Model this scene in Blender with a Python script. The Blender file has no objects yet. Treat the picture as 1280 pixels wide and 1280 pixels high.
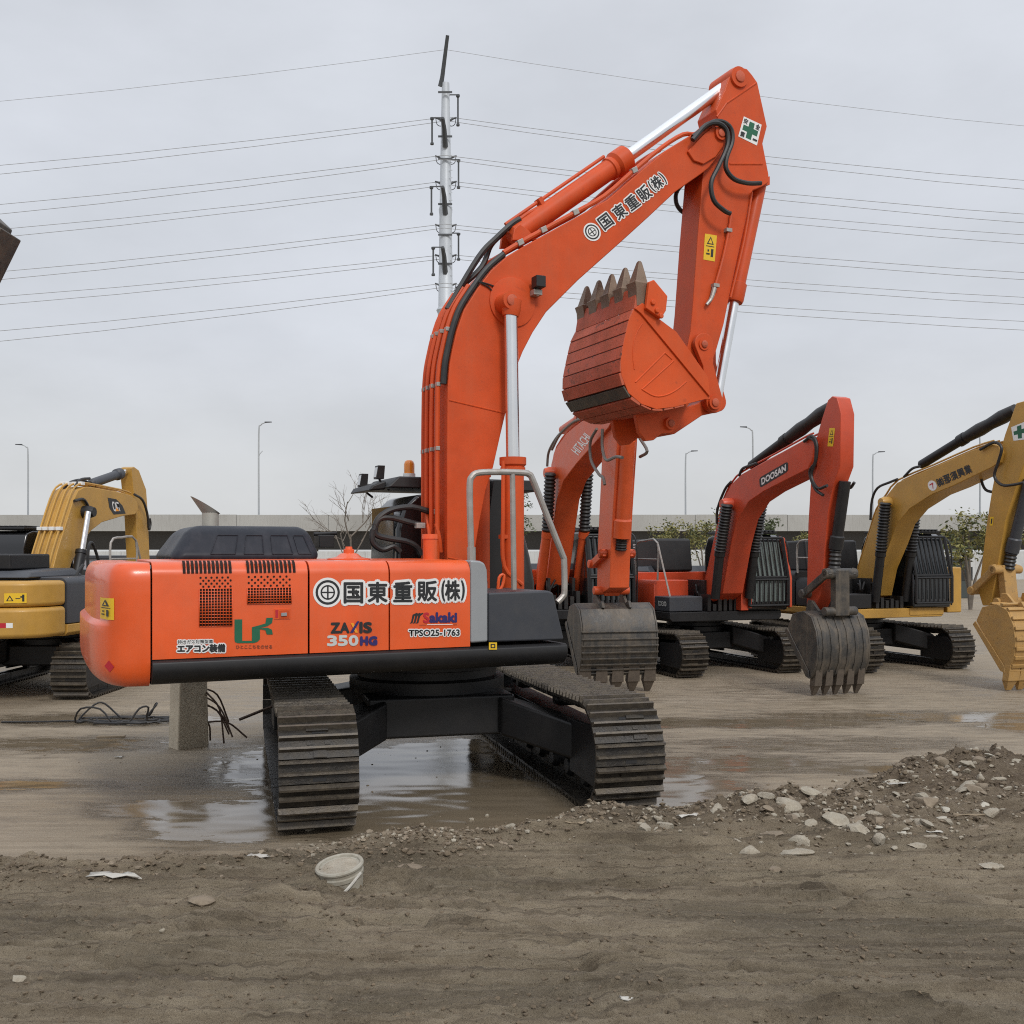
import bpy, math, random
from mathutils import Vector, Matrix, noise
random.seed(7)
R = math.radians
scene = bpy.context.scene
COL = scene.collection
F, CX, HY, H = 1282.0, 640.0, 690.0, 2.25      # focal length and horizon of the photograph, height of the camera

# ------------------------------------------------------------------ camera
cam = bpy.data.cameras.new("camera")
cam_o = bpy.data.objects.new("camera", cam)
COL.objects.link(cam_o)
cam_o.location = (0, 0, H)
cam_o.rotation_euler = (R(90), 0, 0)
cam.sensor_width = 36
cam.lens = 36 * F / 1280
cam.shift_y = (HY - 640) / 1280
cam.clip_start = .05
cam.clip_end = 6000
scene.camera = cam_o

# ------------------------------------------------------------------ materials
def newmat(name):
    m = bpy.data.materials.new(name); m.use_nodes = True
    nt = m.node_tree; nt.nodes.clear()
    out = nt.nodes.new("ShaderNodeOutputMaterial")
    b = nt.nodes.new("ShaderNodeBsdfPrincipled")
    nt.links.new(b.outputs[0], out.inputs[0])
    return m, nt, b
def nd(nt, t, **kw):
    n = nt.nodes.new(t)
    for k, v in kw.items(): setattr(n, k, v)
    return n
def noise_node(nt, vec, scale, detail=6, rough=.6, stretch=None):
    if stretch:
        mp = nd(nt, "ShaderNodeMapping"); mp.inputs["Scale"].default_value = stretch
        nt.links.new(vec, mp.inputs[0]); vec = mp.outputs[0]
    n = nd(nt, "ShaderNodeTexNoise")
    n.inputs["Scale"].default_value = scale; n.inputs["Detail"].default_value = detail; n.inputs["Roughness"].default_value = rough
    nt.links.new(vec, n.inputs["Vector"])
    return n.outputs["Fac"]
def ramp(nt, fac, stops):
    r = nd(nt, "ShaderNodeValToRGB")
    e = r.color_ramp.elements
    while len(e) < len(stops): e.new(.5)
    for i, (p, c) in enumerate(stops):
        e[i].position = p
        e[i].color = (c, c, c, 1) if isinstance(c, (int, float)) else (*c, 1)
    nt.links.new(fac, r.inputs[0])
    return r.outputs[0]
def mixc(nt, fac, a, b):
    m = nd(nt, "ShaderNodeMix", data_type="RGBA")
    for s, v in ((0, fac), (6, a), (7, b)):
        if isinstance(v, (int, float)): m.inputs[s].default_value = v if s == 0 else (v, v, v, 1)
        elif isinstance(v, tuple): m.inputs[s].default_value = (*v, 1)
        else: nt.links.new(v, m.inputs[s])
    return m.outputs[2]
def mathn(nt, op, a, b=None, clamp=False):
    m = nd(nt, "ShaderNodeMath", operation=op); m.use_clamp = clamp
    for i, v in enumerate((a, b)):
        if v is None: continue
        if isinstance(v, (int, float)): m.inputs[i].default_value = v
        else: nt.links.new(v, m.inputs[i])
    return m.outputs[0]
def bump(nt, b, hgt, strength, dist=.01, prev=None):
    n = nd(nt, "ShaderNodeBump"); n.inputs["Strength"].default_value = strength; n.inputs["Distance"].default_value = dist
    nt.links.new(hgt, n.inputs["Height"])
    if prev: nt.links.new(prev, n.inputs["Normal"])
    if b: nt.links.new(n.outputs[0], b.inputs["Normal"])
    return n.outputs[0]
def surf(name, col, rough=.5, metal=0., dust=.0, dustcol=(.20, .165, .12), scale=3., spots=0., spotcol=(.05, .035, .025), coat=0., bmp=0., vary=.12, streak=0., spec=.5, wave=0.):
    """painted or plain surface with mottling, settled dust, scuffed spots and rain streaks"""
    m, nt, b = newmat(name)
    tc = nd(nt, "ShaderNodeTexCoord").outputs["Object"]
    n1 = noise_node(nt, tc, scale)
    dark = tuple(c * (1 - vary) for c in col); lite = tuple(min(1, c * (1 + vary)) for c in col)
    c = mixc(nt, ramp(nt, n1, [(.3, 0.), (.7, 1.)]), dark, lite)
    rr = mathn(nt, "MULTIPLY_ADD", n1, .25); nt.nodes[-1].inputs[2].default_value = rough - .12
    if streak:
        s = ramp(nt, noise_node(nt, tc, 1., 5, .65, (9, 9, .5)), [(.48, 0.), (.75, streak)])
        c = mixc(nt, s, c, dustcol)
    if dust:
        n2 = noise_node(nt, tc, scale * 1.7, 9, .7)
        d = ramp(nt, n2, [(.42, 0.), (.78, min(1, dust))])
        c = mixc(nt, d, c, dustcol)
        rr = mathn(nt, "ADD", rr, mathn(nt, "MULTIPLY", d, .4), True)
    if spots:
        n3 = noise_node(nt, tc, scale * 4, 8, .75)
        c = mixc(nt, ramp(nt, n3, [(.58, 0.), (.66, spots)]), c, spotcol)
    nt.links.new(c, b.inputs["Base Color"]); nt.links.new(rr, b.inputs["Roughness"])
    b.inputs["Metallic"].default_value = metal; b.inputs["Specular IOR Level"].default_value = spec
    if coat:
        b.inputs["Coat Weight"].default_value = coat; b.inputs["Coat Roughness"].default_value = .12
    if wave: bump(nt, b, noise_node(nt, tc, 1.6, 2, .4), wave, .05)
    if bmp: bump(nt, b, noise_node(nt, tc, scale * 9, 8, .7), bmp, .02)
    return m

M = {}
ORANGE = (.76, .098, .014)
M["orange"] = surf("orange_paint", ORANGE, .34, dust=.10, coat=.30, dustcol=(.46, .20, .11), streak=.12, vary=.08, wave=.12)
M["orange_boom"] = surf("orange_boom_paint", (.60, .078, .016), .46, dust=.14, coat=.05, dustcol=(.40, .15, .08), streak=.16, vary=.12, spots=.30, spotcol=(.27, .05, .025), spec=.25, wave=.1)
M["orange_b"] = surf("orange_paint_far", (.66, .09, .016), .45, dust=.12, streak=.1, coat=.1, dustcol=(.4, .16, .09))
M["red"] = surf("red_orange_paint", (.55, .062, .018), .42, dust=.12, streak=.1, coat=.15, dustcol=(.36, .14, .09))
M["yellow"] = surf("yellow_paint", (.50, .275, .048), .45, dust=.18, streak=.15, coat=.1, dustcol=(.34, .22, .10))
M["yellow_bucket"] = surf("yellow_bucket_paint", (.45, .26, .08), .6, dust=.5, spots=.6, scale=4, dustcol=(.3, .22, .13), bmp=.2)
M["bucket_gap"] = surf("dark_bucket_shell", (.10, .032, .02), .7, dust=.4, dustcol=(.09, .06, .04))  # shell coloured darker than the wear plates, seen in the gaps between them
M["bucket_paint"] = surf("worn_bucket_paint", (.56, .105, .045), .6, dust=.6, spots=.95, scale=2.0, dustcol=(.17, .085, .055), spotcol=(.045, .036, .028), bmp=.3, streak=.2)
M["bucket_side"] = surf("bucket_side_paint", (.66, .088, .016), .5, spec=.3, dust=.16, spots=.25, scale=2.2, streak=.1, dustcol=(.38, .15, .08))
M["tooth"] = surf("worn_steel_tooth", (.22, .15, .105), .5, metal=.3, dust=.6, spots=.5, scale=9, dustcol=(.20, .16, .12), bmp=.2)
M["dark_steel"] = surf("dark_bucket_steel", (.055, .053, .050), .42, metal=.3, dust=.65, spots=.35, scale=2.5, streak=.5, dustcol=(.22, .175, .125), bmp=.2)
M["black"] = surf("black_paint", (.009, .009, .010), .48, dust=.10, dustcol=(.075, .062, .046))
M["black_gloss"] = surf("gloss_black", (.01, .01, .011), .2, coat=.5, vary=.05)
M["char"] = surf("charcoal_paint", (.042, .046, .055), .45, dust=.08, vary=.06)
M["rubber"] = surf("hose_rubber", (.014, .014, .015), .45, dust=.15)
M["chrome"] = surf("chrome_rod", (.80, .81, .82), .22, metal=1., vary=.04)
M["silver"] = surf("silver_trim", (.33, .345, .355), .42, metal=.25, vary=.05)
M["galv"] = surf("galvanised_steel", (.40, .385, .36), .45, metal=.5, dust=.5, spots=.3, scale=8, dustcol=(.3, .2, .13))
M["track"] = surf("muddy_track_steel", (.024, .021, .018), .36, metal=.3, dust=.6, spots=.7, scale=4, dustcol=(.105, .085, .058), spotcol=(.022, .019, .016), bmp=.35)
M["grouser"] = surf("worn_grouser_steel", (.085, .072, .058), .36, metal=.35, dust=.7, spots=.75, scale=5, dustcol=(.19, .155, .105), spotcol=(.03, .025, .02), bmp=.3)
M["glass_dark"] = surf("dark_cab_glass", (.02, .024, .026), .08, coat=.4, vary=.03)
M["pane"] = surf("green_grey_pane", (.15, .18, .17), .12, coat=.4, vary=.1)
M["white"] = surf("white_film", (.80, .80, .78), .5, vary=.03)
M["ink"] = surf("black_film", (.018, .02, .022), .5, vary=.03)
M["yellow_film"] = surf("yellow_film", (.80, .50, .02), .5, vary=.04)
M["navy"] = surf("navy_film", (.025, .02, .13), .5)
M["redfilm"] = surf("red_film", (.5, .015, .03), .5)
M["greenfilm"] = surf("green_film", (.012, .12, .06), .5)
M["brownfilm"] = surf("brown_film", (.22, .05, .02), .5)
M["greyfilm"] = surf("pale_grey_film", (.55, .57, .55), .4)
M["orangefilm"] = surf("amber_film", (.85, .32, .02), .5)
M["darkhole"] = surf("grille_shadow_mesh", (.02, .008, .006), .9)
M["tarp"] = surf("plastic_wrapped_hood", (.020, .023, .031), .42, dust=.12, dustcol=(.06, .06, .07), streak=.4, spec=.2)
M["amber"] = surf("amber_lens", (.75, .24, .02), .2, coat=.5)
M["lens"] = surf("lamp_lens", (.55, .57, .58), .15, coat=.5)
M["tooth_b"] = surf("muddy_steel_tooth", (.10, .08, .063), .55, metal=.25, dust=.6, dustcol=(.18, .145, .105), spots=.4, scale=9)
M["hose_grey"] = surf("dusty_grey_hose", (.15, .13, .115), .5, dust=.3)
M["alu"] = surf("exhaust_steel", (.45, .43, .38), .5, metal=.3, dust=.3)

# ------------------------------------------------------------------ geometry
class Frame:
    """a machine's own axes: s forward, L to its right, z up; U on the ground under the swing centre, phi its heading"""
    def __init__(self, ux, uy, phi):
        self.u = (ux, uy); p = R(phi)
        self.h = (math.sin(p), math.cos(p)); self.r = (math.cos(p), -math.sin(p))
        self.rz = math.pi / 2 - p
    def S(self, px, py, L=0.):
        ox = self.u[0] + L * self.r[0]; oy = self.u[1] + L * self.r[1]
        k = (px - CX) / F
        s = (k * oy - ox) / (self.h[0] - k * self.h[1])
        return (s, H + (HY - py) / F * (oy + s * self.h[1]))
    def P(self, px, py, L=0.):
        s, z = self.S(px, py, L)
        return (s, -L, z)
    def poly(self, pts, L): return [self.S(x, y, L) for x, y in pts]

def catmull(pts, n=5):
    P = [Vector(p) for p in pts]
    if len(P) < 3: return P
    out = []
    for i in range(len(P) - 1):
        a = P[i - 1] if i else P[0] * 2 - P[1]
        b, c = P[i], P[i + 1]
        d = P[i + 2] if i + 2 < len(P) else P[-1] * 2 - P[-2]
        for k in range(n):
            t = k / n
            out.append(.5 * ((2 * b) + (c - a) * t + (2 * a - 5 * b + 4 * c - d) * t * t + (3 * b - a - 3 * c + d) * t ** 3))
    out.append(P[-1])
    return out

class MB:
    def __init__(self, multi=False): self.v = []; self.f = []; self.m = []; self.multi = multi; self.cuts = []
    def add(self, vs, fs, mi=0):
        o = len(self.v); self.cuts.append((o, len(self.f))); self.v += [tuple(p) for p in vs]
        for f in fs: self.f.append(tuple(i + o for i in f)); self.m.append(mi)
        return self
    def hexa(self, b, t, mi=0):
        return self.add(list(b) + list(t), [(3, 2, 1, 0), (4, 5, 6, 7), (0, 1, 5, 4), (1, 2, 6, 5), (2, 3, 7, 6), (3, 0, 4, 7)], mi)
    def box(self, x0, x1, y0, y1, z0, z1, mi=0):
        return self.hexa([(x0, y0, z0), (x1, y0, z0), (x1, y1, z0), (x0, y1, z0)], [(x0, y0, z1), (x1, y0, z1), (x1, y1, z1), (x0, y1, z1)], mi)
    def obox(self, c, a, b, d, mi=0):
        """box about c with half-axis vectors a, b, d"""
        c, a, b, d = Vector(c), Vector(a), Vector(b), Vector(d)
        return self.hexa([c - a - b - d, c + a - b - d, c + a + b - d, c - a + b - d], [c - a - b + d, c + a - b + d, c + a + b + d, c - a + b + d], mi)
    def extrude(self, pts, o, mi=0):
        """closed polygon of 3-D points swept by the vector o"""
        n = len(pts); o = Vector(o); P = [Vector(p) for p in pts]
        return self.add(P + [p + o for p in P], [tuple(range(n))[::-1], tuple(range(n, 2 * n))] + [(i, (i + 1) % n, n + (i + 1) % n, n + i) for i in range(n)], mi)
    def side(self, sz, L0, L1, mi=0):            # (s, z) outline between two lateral planes
        return self.extrude([(s, -L0, z) for s, z in sz], (0, L0 - L1, 0), mi)
    def along(self, lz, s0, s1, mi=0):           # (L, z) outline swept along s
        return self.extrude([(s0, -l, z) for l, z in lz], (s1 - s0, 0, 0), mi)
    def up(self, xy, z0, z1, mi=0):
        return self.extrude([(x, y, z0) for x, y in xy], (0, 0, z1 - z0), mi)
    def tube(self, pts, r, n=8, sm=0, mi=0, caps=True):
        P = catmull(pts, sm) if sm else [Vector(p) for p in pts]
        rs = r if isinstance(r, (list, tuple)) else [r] * len(P)
        if len(rs) != len(P): rs = [rs[0] + (rs[-1] - rs[0]) * i / (len(P) - 1) for i in range(len(P))]
        t = (P[1] - P[0]).normalized()
        u = t.orthogonal().normalized(); vs = []
        for i, p in enumerate(P):
            t2 = (P[min(i + 1, len(P) - 1)] - P[max(i - 1, 0)])
            if t2.length > 1e-9: t = t2.normalized()
            u = (u - t * u.dot(t))
            u = u.normalized() if u.length > 1e-6 else t.orthogonal().normalized()
            w = t.cross(u)
            vs += [p + (u * math.cos(2 * math.pi * k / n) + w * math.sin(2 * math.pi * k / n)) * rs[i] for k in range(n)]
        fs = [(i * n + k, i * n + (k + 1) % n, (i + 1) * n + (k + 1) % n, (i + 1) * n + k) for i in range(len(P) - 1) for k in range(n)]
        if caps: fs += [tuple(range(n))[::-1], tuple(range((len(P) - 1) * n, len(P) * n))]
        return self.add(vs, fs, mi)
    def cyl(self, a, b, r, r2=None, n=20, mi=0): return self.tube([a, b], [r, r if r2 is None else r2], n, 0, mi)
    def prof(self, a, b, prof, n=20, mi=0):
        """turned shape along a->b; prof = [(fraction, radius)]"""
        a, b = Vector(a), Vector(b)
        d = b - a; t = d.normalized(); u = t.orthogonal().normalized(); w = t.cross(u); vs = []
        for f_, r in prof: vs += [a + d * f_ + (u * math.cos(2 * math.pi * k / n) + w * math.sin(2 * math.pi * k / n)) * r for k in range(n)]
        q = len(prof)
        fs = [(i * n + k, i * n + (k + 1) % n, (i + 1) * n + (k + 1) % n, (i + 1) * n + k) for i in range(q - 1) for k in range(n)]
        fs += [tuple(range(n))[::-1], tuple(range((q - 1) * n, q * n))]
        return self.add(vs, fs, mi)
    def build(self, name, mats, parent=None, bev=0., ang=35, loc=None, rz=None, seg=2):
        if self.multi and len(self.cuts) > 1:              # each piece an object of its own
            for (v0, f0), (v1, f1) in zip(self.cuts, self.cuts[1:] + [(len(self.v), len(self.f))]):
                q = MB(); q.v = self.v[v0:v1]; q.f = [tuple(i - v0 for i in f) for f in self.f[f0:f1]]; q.m = self.m[f0:f1]
                o = q.build(name, mats, parent, bev, ang, loc, rz, seg)
            return o
        me = bpy.data.meshes.new(name)
        me.from_pydata(self.v, [], self.f)
        if not isinstance(mats, (list, tuple)): mats = [mats]
        for m in mats: me.materials.append(m)
        if len(mats) > 1: me.polygons.foreach_set("material_index", self.m)
        import bmesh
        bm = bmesh.new(); bm.from_mesh(me); bmesh.ops.recalc_face_normals(bm, faces=bm.faces); bm.to_mesh(me); bm.free()
        me.polygons.foreach_set("use_smooth", [True] * len(me.polygons))
        if ang: me.set_sharp_from_angle(angle=R(ang))
        me.update()
        o = bpy.data.objects.new(name, me); COL.objects.link(o)
        if parent: o.parent = parent
        if loc: o.location = loc
        if rz is not None: o.rotation_euler.z = rz
        if bev:
            b = o.modifiers.new("edge_round", "BEVEL"); b.width = bev; b.segments = seg; b.limit_method = "ANGLE"; b.angle_limit = R(40); b.harden_normals = True
        return o

def empty(name, loc=(0, 0, 0), rz=0.):
    o = bpy.data.objects.new(name, None); COL.objects.link(o); o.location = loc; o.rotation_euler.z = rz; o.empty_display_size = .3
    return o
def tag(o, label=None, cat=None, group=None, kind=None):
    if label: o["label"] = label
    if cat: o["category"] = cat
    if group: o["group"] = group
    if kind: o["kind"] = kind
    return o

# ------------------------------------------------------------------ lettering and film decals
_glyph = {}
def glyph_mesh(body):
    """flat glyph outline, normalised to the unit square, as (verts, faces, aspect)"""
    if body in _glyph: return _glyph[body]
    c = bpy.data.curves.new("lettering", "FONT"); c.body = body; c.resolution_u = 3
    o = bpy.data.objects.new("lettering", c); COL.objects.link(o)
    bpy.context.view_layer.update()
    me = bpy.data.meshes.new_from_object(o.evaluated_get(bpy.context.evaluated_depsgraph_get()))
    vs = [(v.co.x, v.co.y) for v in me.vertices]; fs = [tuple(p.vertices) for p in me.polygons]
    x0 = min(v[0] for v in vs); x1 = max(v[0] for v in vs); y0 = min(v[1] for v in vs); y1 = max(v[1] for v in vs)
    vs = [((x - x0) / (x1 - x0), (y - y0) / (y1 - y0)) for x, y in vs]
    bpy.data.objects.remove(o); bpy.data.curves.remove(c); bpy.data.meshes.remove(me)
    _glyph[body] = (vs, fs)
    return _glyph[body]
class Decal:
    """films laid on a surface: shapes in a unit square mapped to four 3-D corners (TL, TR, BR, BL); out = outward normal"""
    def __init__(self, corners, out):
        self.c = [Vector(p) for p in corners]; self.n = Vector(out).normalized(); self.mb = MB(); self.lift = .003
        self.w = ((self.c[1] - self.c[0]).length + (self.c[2] - self.c[3]).length) / 2
        self.h = ((self.c[3] - self.c[0]).length + (self.c[2] - self.c[1]).length) / 2
    def at(self, u, v, lift):
        tl, tr, br, bl = self.c
        return (bl * (1 - u) + br * u) * (1 - v) + (tl * (1 - u) + tr * u) * v + self.n * lift
    def shape(self, vs, fs, mi=0, lift=None):
        if lift is None: lift = self.lift; self.lift += .0006
        self.mb.add([self.at(u, v, lift) for u, v in vs], fs, mi); return self
    def rect(self, u0, v0, u1, v1, mi=0): return self.shape([(u0, v0), (u1, v0), (u1, v1), (u0, v1)], [(0, 1, 2, 3)], mi)
    def poly(self, pts, mi=0): return self.shape(pts, [tuple(range(len(pts)))], mi)
    def disc(self, cu, cv, r, mi=0, n=28):         # r as a fraction of the height
        k = self.h / self.w
        return self.poly([(cu + r * k * math.cos(2 * math.pi * i / n), cv + r * math.sin(2 * math.pi * i / n)) for i in range(n)], mi)
    def text(self, body, box=(0, 0, 1, 1), mi=0, bold=0., outline=0., omi=0):
        """bold and outline in metres"""
        gv, gf = glyph_mesh(body)
        def put(du, dv, mi):
            self.shape([(box[0] + (box[2] - box[0]) * x + du, box[1] + (box[3] - box[1]) * y + dv) for x, y in gv], gf, mi, self.lift)
            self.lift += .00012
        if outline:
            for rr in (outline * .55, outline):
                for k in range(12): put((rr + bold) * math.cos(k * math.pi / 6) / self.w, (rr + bold) * math.sin(k * math.pi / 6) / self.h, omi)
            self.lift += .0006
        if bold:
            for k in range(8): put(bold * math.cos(k * math.pi / 4) / self.w, bold * math.sin(k * math.pi / 4) / self.h, mi)
        put(0, 0, mi); self.lift += .0004
        return self
    def build(self, name, mats, parent): return self.mb.build(name, mats, parent, ang=0)
def project(fr, p):
    x = fr.u[0] + p[0] * fr.h[0] - p[1] * fr.r[0]; y = fr.u[1] + p[0] * fr.h[1] - p[1] * fr.r[1]
    return CX + F * x / y, HY - F * (p[2] - H) / y
def rect_px(fr, x0, y0, x1, y1, L, skew=0.):
    """corners on the lateral plane L of a picture rectangle, its right end raised by skew pixels"""
    return [fr.P(x0, y0, L), fr.P(x1, y0 - skew, L), fr.P(x1, y1 - skew, L), fr.P(x0, y1, L)]
def quad_px(fr, c, ux, uy, w, h, L):
    """corners of a box of w by h pixels about c whose baseline runs along (ux, uy)"""
    q = math.hypot(ux, uy); ux, uy = ux / q, uy / q; vx, vy = uy, -ux      # v = up
    return [fr.P(c[0] + a * ux * w / 2 + b * vx * h / 2, c[1] + a * uy * w / 2 + b * vy * h / 2, L) for a, b in ((-1, 1), (1, 1), (1, -1), (-1, -1))]
def warning(d, tall=False):
    """yellow caution film: triangle, figure and bars. materials: yellow, ink"""
    d.rect(0, 0, 1, 1, 0)
    if tall: d.poly([(.2, .62), (.8, .62), (.5, .93)], 1); d.poly([(.33, .66), (.67, .66), (.5, .85)], 0); d.rect(.15, .53, .85, .56, 1); d.rect(.6, .15, .8, .45, 1); d.rect(.2, .22, .5, .28, 1); d.rect(.3, .34, .42, .42, 1)
    else: d.poly([(.08, .2), (.42, .2), (.25, .8)], 1); d.poly([(.16, .27), (.34, .27), (.25, .62)], 0); d.rect(.5, .42, .72, .5, 1); d.rect(.8, .15, .9, .85, 1); d.rect(.72, .55, .8, .7, 1)
    return d
# ------------------------------------------------------------------ undercarriage, shared by all machines
def track_mesh(L, half, ht, w, seed=0):
    rnd = random.Random(seed); mb = MB()
    rb = ht / 2 - .036; a = half - ht / 2; cz = ht / 2
    per = 4 * a + 2 * math.pi * rb; n = round(per / .19); pitch = per / n; lat = Vector((0, 1, 0))
    def at(d):
        d %= per
        if d < 2 * a: return Vector((-a + d, 0, cz - rb)), Vector((1, 0, 0)), Vector((0, 0, -1))
        d -= 2 * a
        if d < math.pi * rb:
            t = d / rb; return Vector((a + rb * math.sin(t), 0, cz - rb * math.cos(t))), Vector((math.cos(t), 0, math.sin(t))), Vector((math.sin(t), 0, -math.cos(t)))
        d -= math.pi * rb
        if d < 2 * a:
            return Vector((a - d, 0, cz + rb - .035 * math.sin(math.pi * d / (2 * a)))), Vector((-1, 0, 0)), Vector((0, 0, 1))
        d -= 2 * a; t = d / rb
        return Vector((-a - rb * math.sin(t), 0, cz + rb * math.cos(t))), Vector((-math.cos(t), 0, -math.sin(t))), Vector((-math.sin(t), 0, math.cos(t)))
    for i in range(n):
        p, t, nn = at(i * pitch)
        p = p + lat * (-L + rnd.uniform(-.004, .004))
        mb.obox(p - nn * .012, t * pitch * .475, lat * w / 2, nn * .012)
        for q, hh in ((-.40, .050), (.08, .040)):
            c = p + t * pitch * q; g = .015
            lo = [c - t * g * 1.2 - lat * w / 2, c + t * g * 1.2 - lat * w / 2, c + t * g * 1.2 + lat * w / 2, c - t * g * 1.2 + lat * w / 2]
            hi = [c - t * g * .6 - lat * w * .49 + nn * hh, c + t * g * .6 - lat * w * .49 + nn * hh, c + t * g * .6 + lat * w * .49 + nn * hh, c - t * g * .6 + lat * w * .49 + nn * hh]
            mb.hexa(lo, hi, 2)
        if rnd.random() < .5: mb.obox(p + t * pitch * rnd.uniform(-.2, .3) + lat * rnd.uniform(-.25, .25) * w, t * rnd.uniform(.02, .05), lat * rnd.uniform(.03, .09), nn * rnd.uniform(.006, .022))   # packed mud
        if i % 2: mb.obox(p + t * pitch * .32, t * .015, lat * .05, nn * .003, 1)
        else:
            for sgn in (-1, 1): mb.obox(p + t * pitch * -.17 + lat * sgn * .07, t * .014, lat * .022, nn * .008)
        for sgn in (-1, 1):                                      # chain links under each shoe
            mb.obox(p - nn * .075 + lat * sgn * .085, t * pitch * .5, lat * .025, nn * .05)
    return mb
def undercarriage(root, rz, half=2.1, gauge=2.39, ht=.93, w=.6, seed=0, deck=1.1, rollers=True):
    g = gauge / 2
    for i, L in enumerate((-g, g)):
        track_mesh(L, half, ht, w, seed + i).build("track", [M["track"], M["black"], M["grouser"]], root, rz=rz, ang=30)
        mb = MB(); a = half - ht / 2
        mb.along([(L - .17, ht * .36), (L + .17, ht * .36), (L + .15, ht * .66), (L - .15, ht * .66)], -a + .12, a - .12)
        for sg in (-1, 1):
            for e in (-1, 1):                                    # guard plates beside the end wheels
                x0 = e * (a - .55); x1 = e * (a + ht * .36)
                mb.side([(x0, ht * .22), (x1 - e * .1, ht * .2), (x1, ht * .4), (x1, ht * .62), (x1 - e * .14, ht * .76), (x0, ht * .72)], L + sg * .17, L + sg * .215)
        fr = mb.build("track_frame", M["black"], root, bev=.012, rz=rz)
        mb = MB()
        for e in (-1, 1): mb.prof((e * a, -L - .13, ht / 2), (e * a, -L + .13, ht / 2), [(0, ht * .30), (.25, ht * .39), (.75, ht * .39), (1, ht * .30)], 24)
        mb.build("end_wheel", M["black"], fr)
        if rollers:
            for k in range(8):
                x = -a + .35 + k * (2 * a - .7) / 7
                MB().prof((x, -L - .16, .2), (x, -L + .16, .2), [(0, .07), (.1, .1), (.35, .1), (.4, .075), (.6, .075), (.65, .1), (.9, .1), (1, .07)], 14).build("roller", M["black"], fr)
            for x in (-.7, .7):
                MB().prof((x, -L - .13, ht * .80), (x, -L + .13, ht * .80), [(0, .05), (.2, .075), (.8, .075), (1, .05)], 14).build("carrier_roller", M["black"], fr)
    mb = MB(); q = half / 2.5
    mb.box(-.85 * q, .85 * q, -.72 * q, .72 * q, .47 * ht / .97, .86 * ht / .97)
    for e in (-1, 1):
        for sg in (-1, 1):
            y0, y1 = .55 * q * sg, (g - .12) * sg
            x0, x1 = e * .35 * q, e * .95 * q; X0, X1 = e * .95 * q, e * 1.62 * q
            mb.hexa([(x0, y0, .50), (x1, y0, .48), (X1, y1, .30), (X0, y1, .30)], [(x0, y0, .85), (x1, y0, .84), (X1, y1, .64), (X0, y1, .68)])
    cb = mb.build("car_body", M["black"], root, bev=.03, rz=rz)
    MB().prof((0, 0, .84 * ht / .97), (0, 0, deck + .02), [(0, .80 * q), (.35, .80 * q), (.4, .72 * q), (.6, .72 * q), (.65, .82 * q), (1, .82 * q)], 40).build("slewing_ring", M["black"], root)
    return cb

def offset_path(sz, d):
    """an open (s, z) path moved sideways by d (left of its direction positive)"""
    out = []
    for i, p in enumerate(sz):
        a = Vector(sz[max(i - 1, 0)]); b = Vector(sz[min(i + 1, len(sz) - 1)])
        t = (b - a).normalized(); out.append((p[0] - t.y * d, p[1] + t.x * d))
    return out
def lat(sz, L): return [(s, -L, z) for s, z in sz]

# ------------------------------------------------------------------ the big orange excavator in front
A = Frame(-.885, 10.69, 65)
main = empty("excavator", (A.u[0], A.u[1], 0), A.rz)
tag(main, "biggest orange excavator, bucket curled high, standing on wet mud before the others", "excavator")
undercarriage(main, R(80), 2.5, 2.59, .97, .62, 3, 1.2)

SD = 1.5                                                     # lateral plane of the side doors
def hood_section(L0, L1, z0, zs, zt, r=.13, th=0.):
    """hood cross-section: upright side, rounded shoulder, top"""
    pts = [(L1, z0), (L1, zs)]
    for k in range(1, 7):
        t = k / 6 * math.pi / 2; pts.append((L1 - r + r * math.cos(t), zs + (zt - zs) * math.sin(t)))
    pts.append((L0, zt + .01))
    return pts
s_rear = A.S(189, 780, SD)[0]; s_a = A.S(386, 780, SD)[0]; s_b = A.S(487, 780, SD)[0]; s_c = A.S(588, 780, SD)[0]; s_d = A.S(610, 780, SD)[0]; s_e = A.S(705, 800, SD)[0]
ZB, ZS, ZT = 1.395, 2.06, 2.175
# deck frame with its rounded side skirt, whole width
prof = [(-1.5, 1.39), (1.50, 1.39), (1.535, 1.37), (1.545, 1.32), (1.53, 1.26), (1.47, 1.205), (1.38, 1.185), (-1.38, 1.185), (-1.5, 1.25)]
dk = MB().along(prof, s_rear + .004, s_e + .02).build("deck_frame", M["black"], main, bev=.008)
d = Decal(rect_px(A, 611, 803, 621, 812, 1.547), A.r and (0, -1, 0)); d.rect(0, 0, 1, 1); d.rect(.2, .2, .8, .8, 1); d.rect(.35, .35, .65, .65, 0); d.build("caution_label", [M["yellow_film"], M["ink"]], dk)
MB().box(s_rear + .05, s_c, -1.40, 1.40, 1.40, 2.10).build("engine_bay", M["black"], main)
MB().box(s_c - .05, s_e - .06, -.5, -.42, 1.40, 1.75).box(s_c, 1.7, .4, 1.45, 1.395, 1.46).build("deck_plate", M["black"], main)
def door(s0, s1, name):
    out = hood_section(.15, SD, ZB, ZS, ZT); inn = [(max(l - .03, .15), z - (.03 if z > ZS else 0)) for l, z in out]
    return MB().along(out + inn[::-1], s0, s1).build(name, M["orange"], main, bev=.006, ang=30)
g = .008
door1 = door(s_rear + g, s_a - g, "engine_door"); door2 = door(s_a + g, s_b - g, "engine_door"); door3 = door(s_b + g * .6, s_c - .002, "engine_door")
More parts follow.
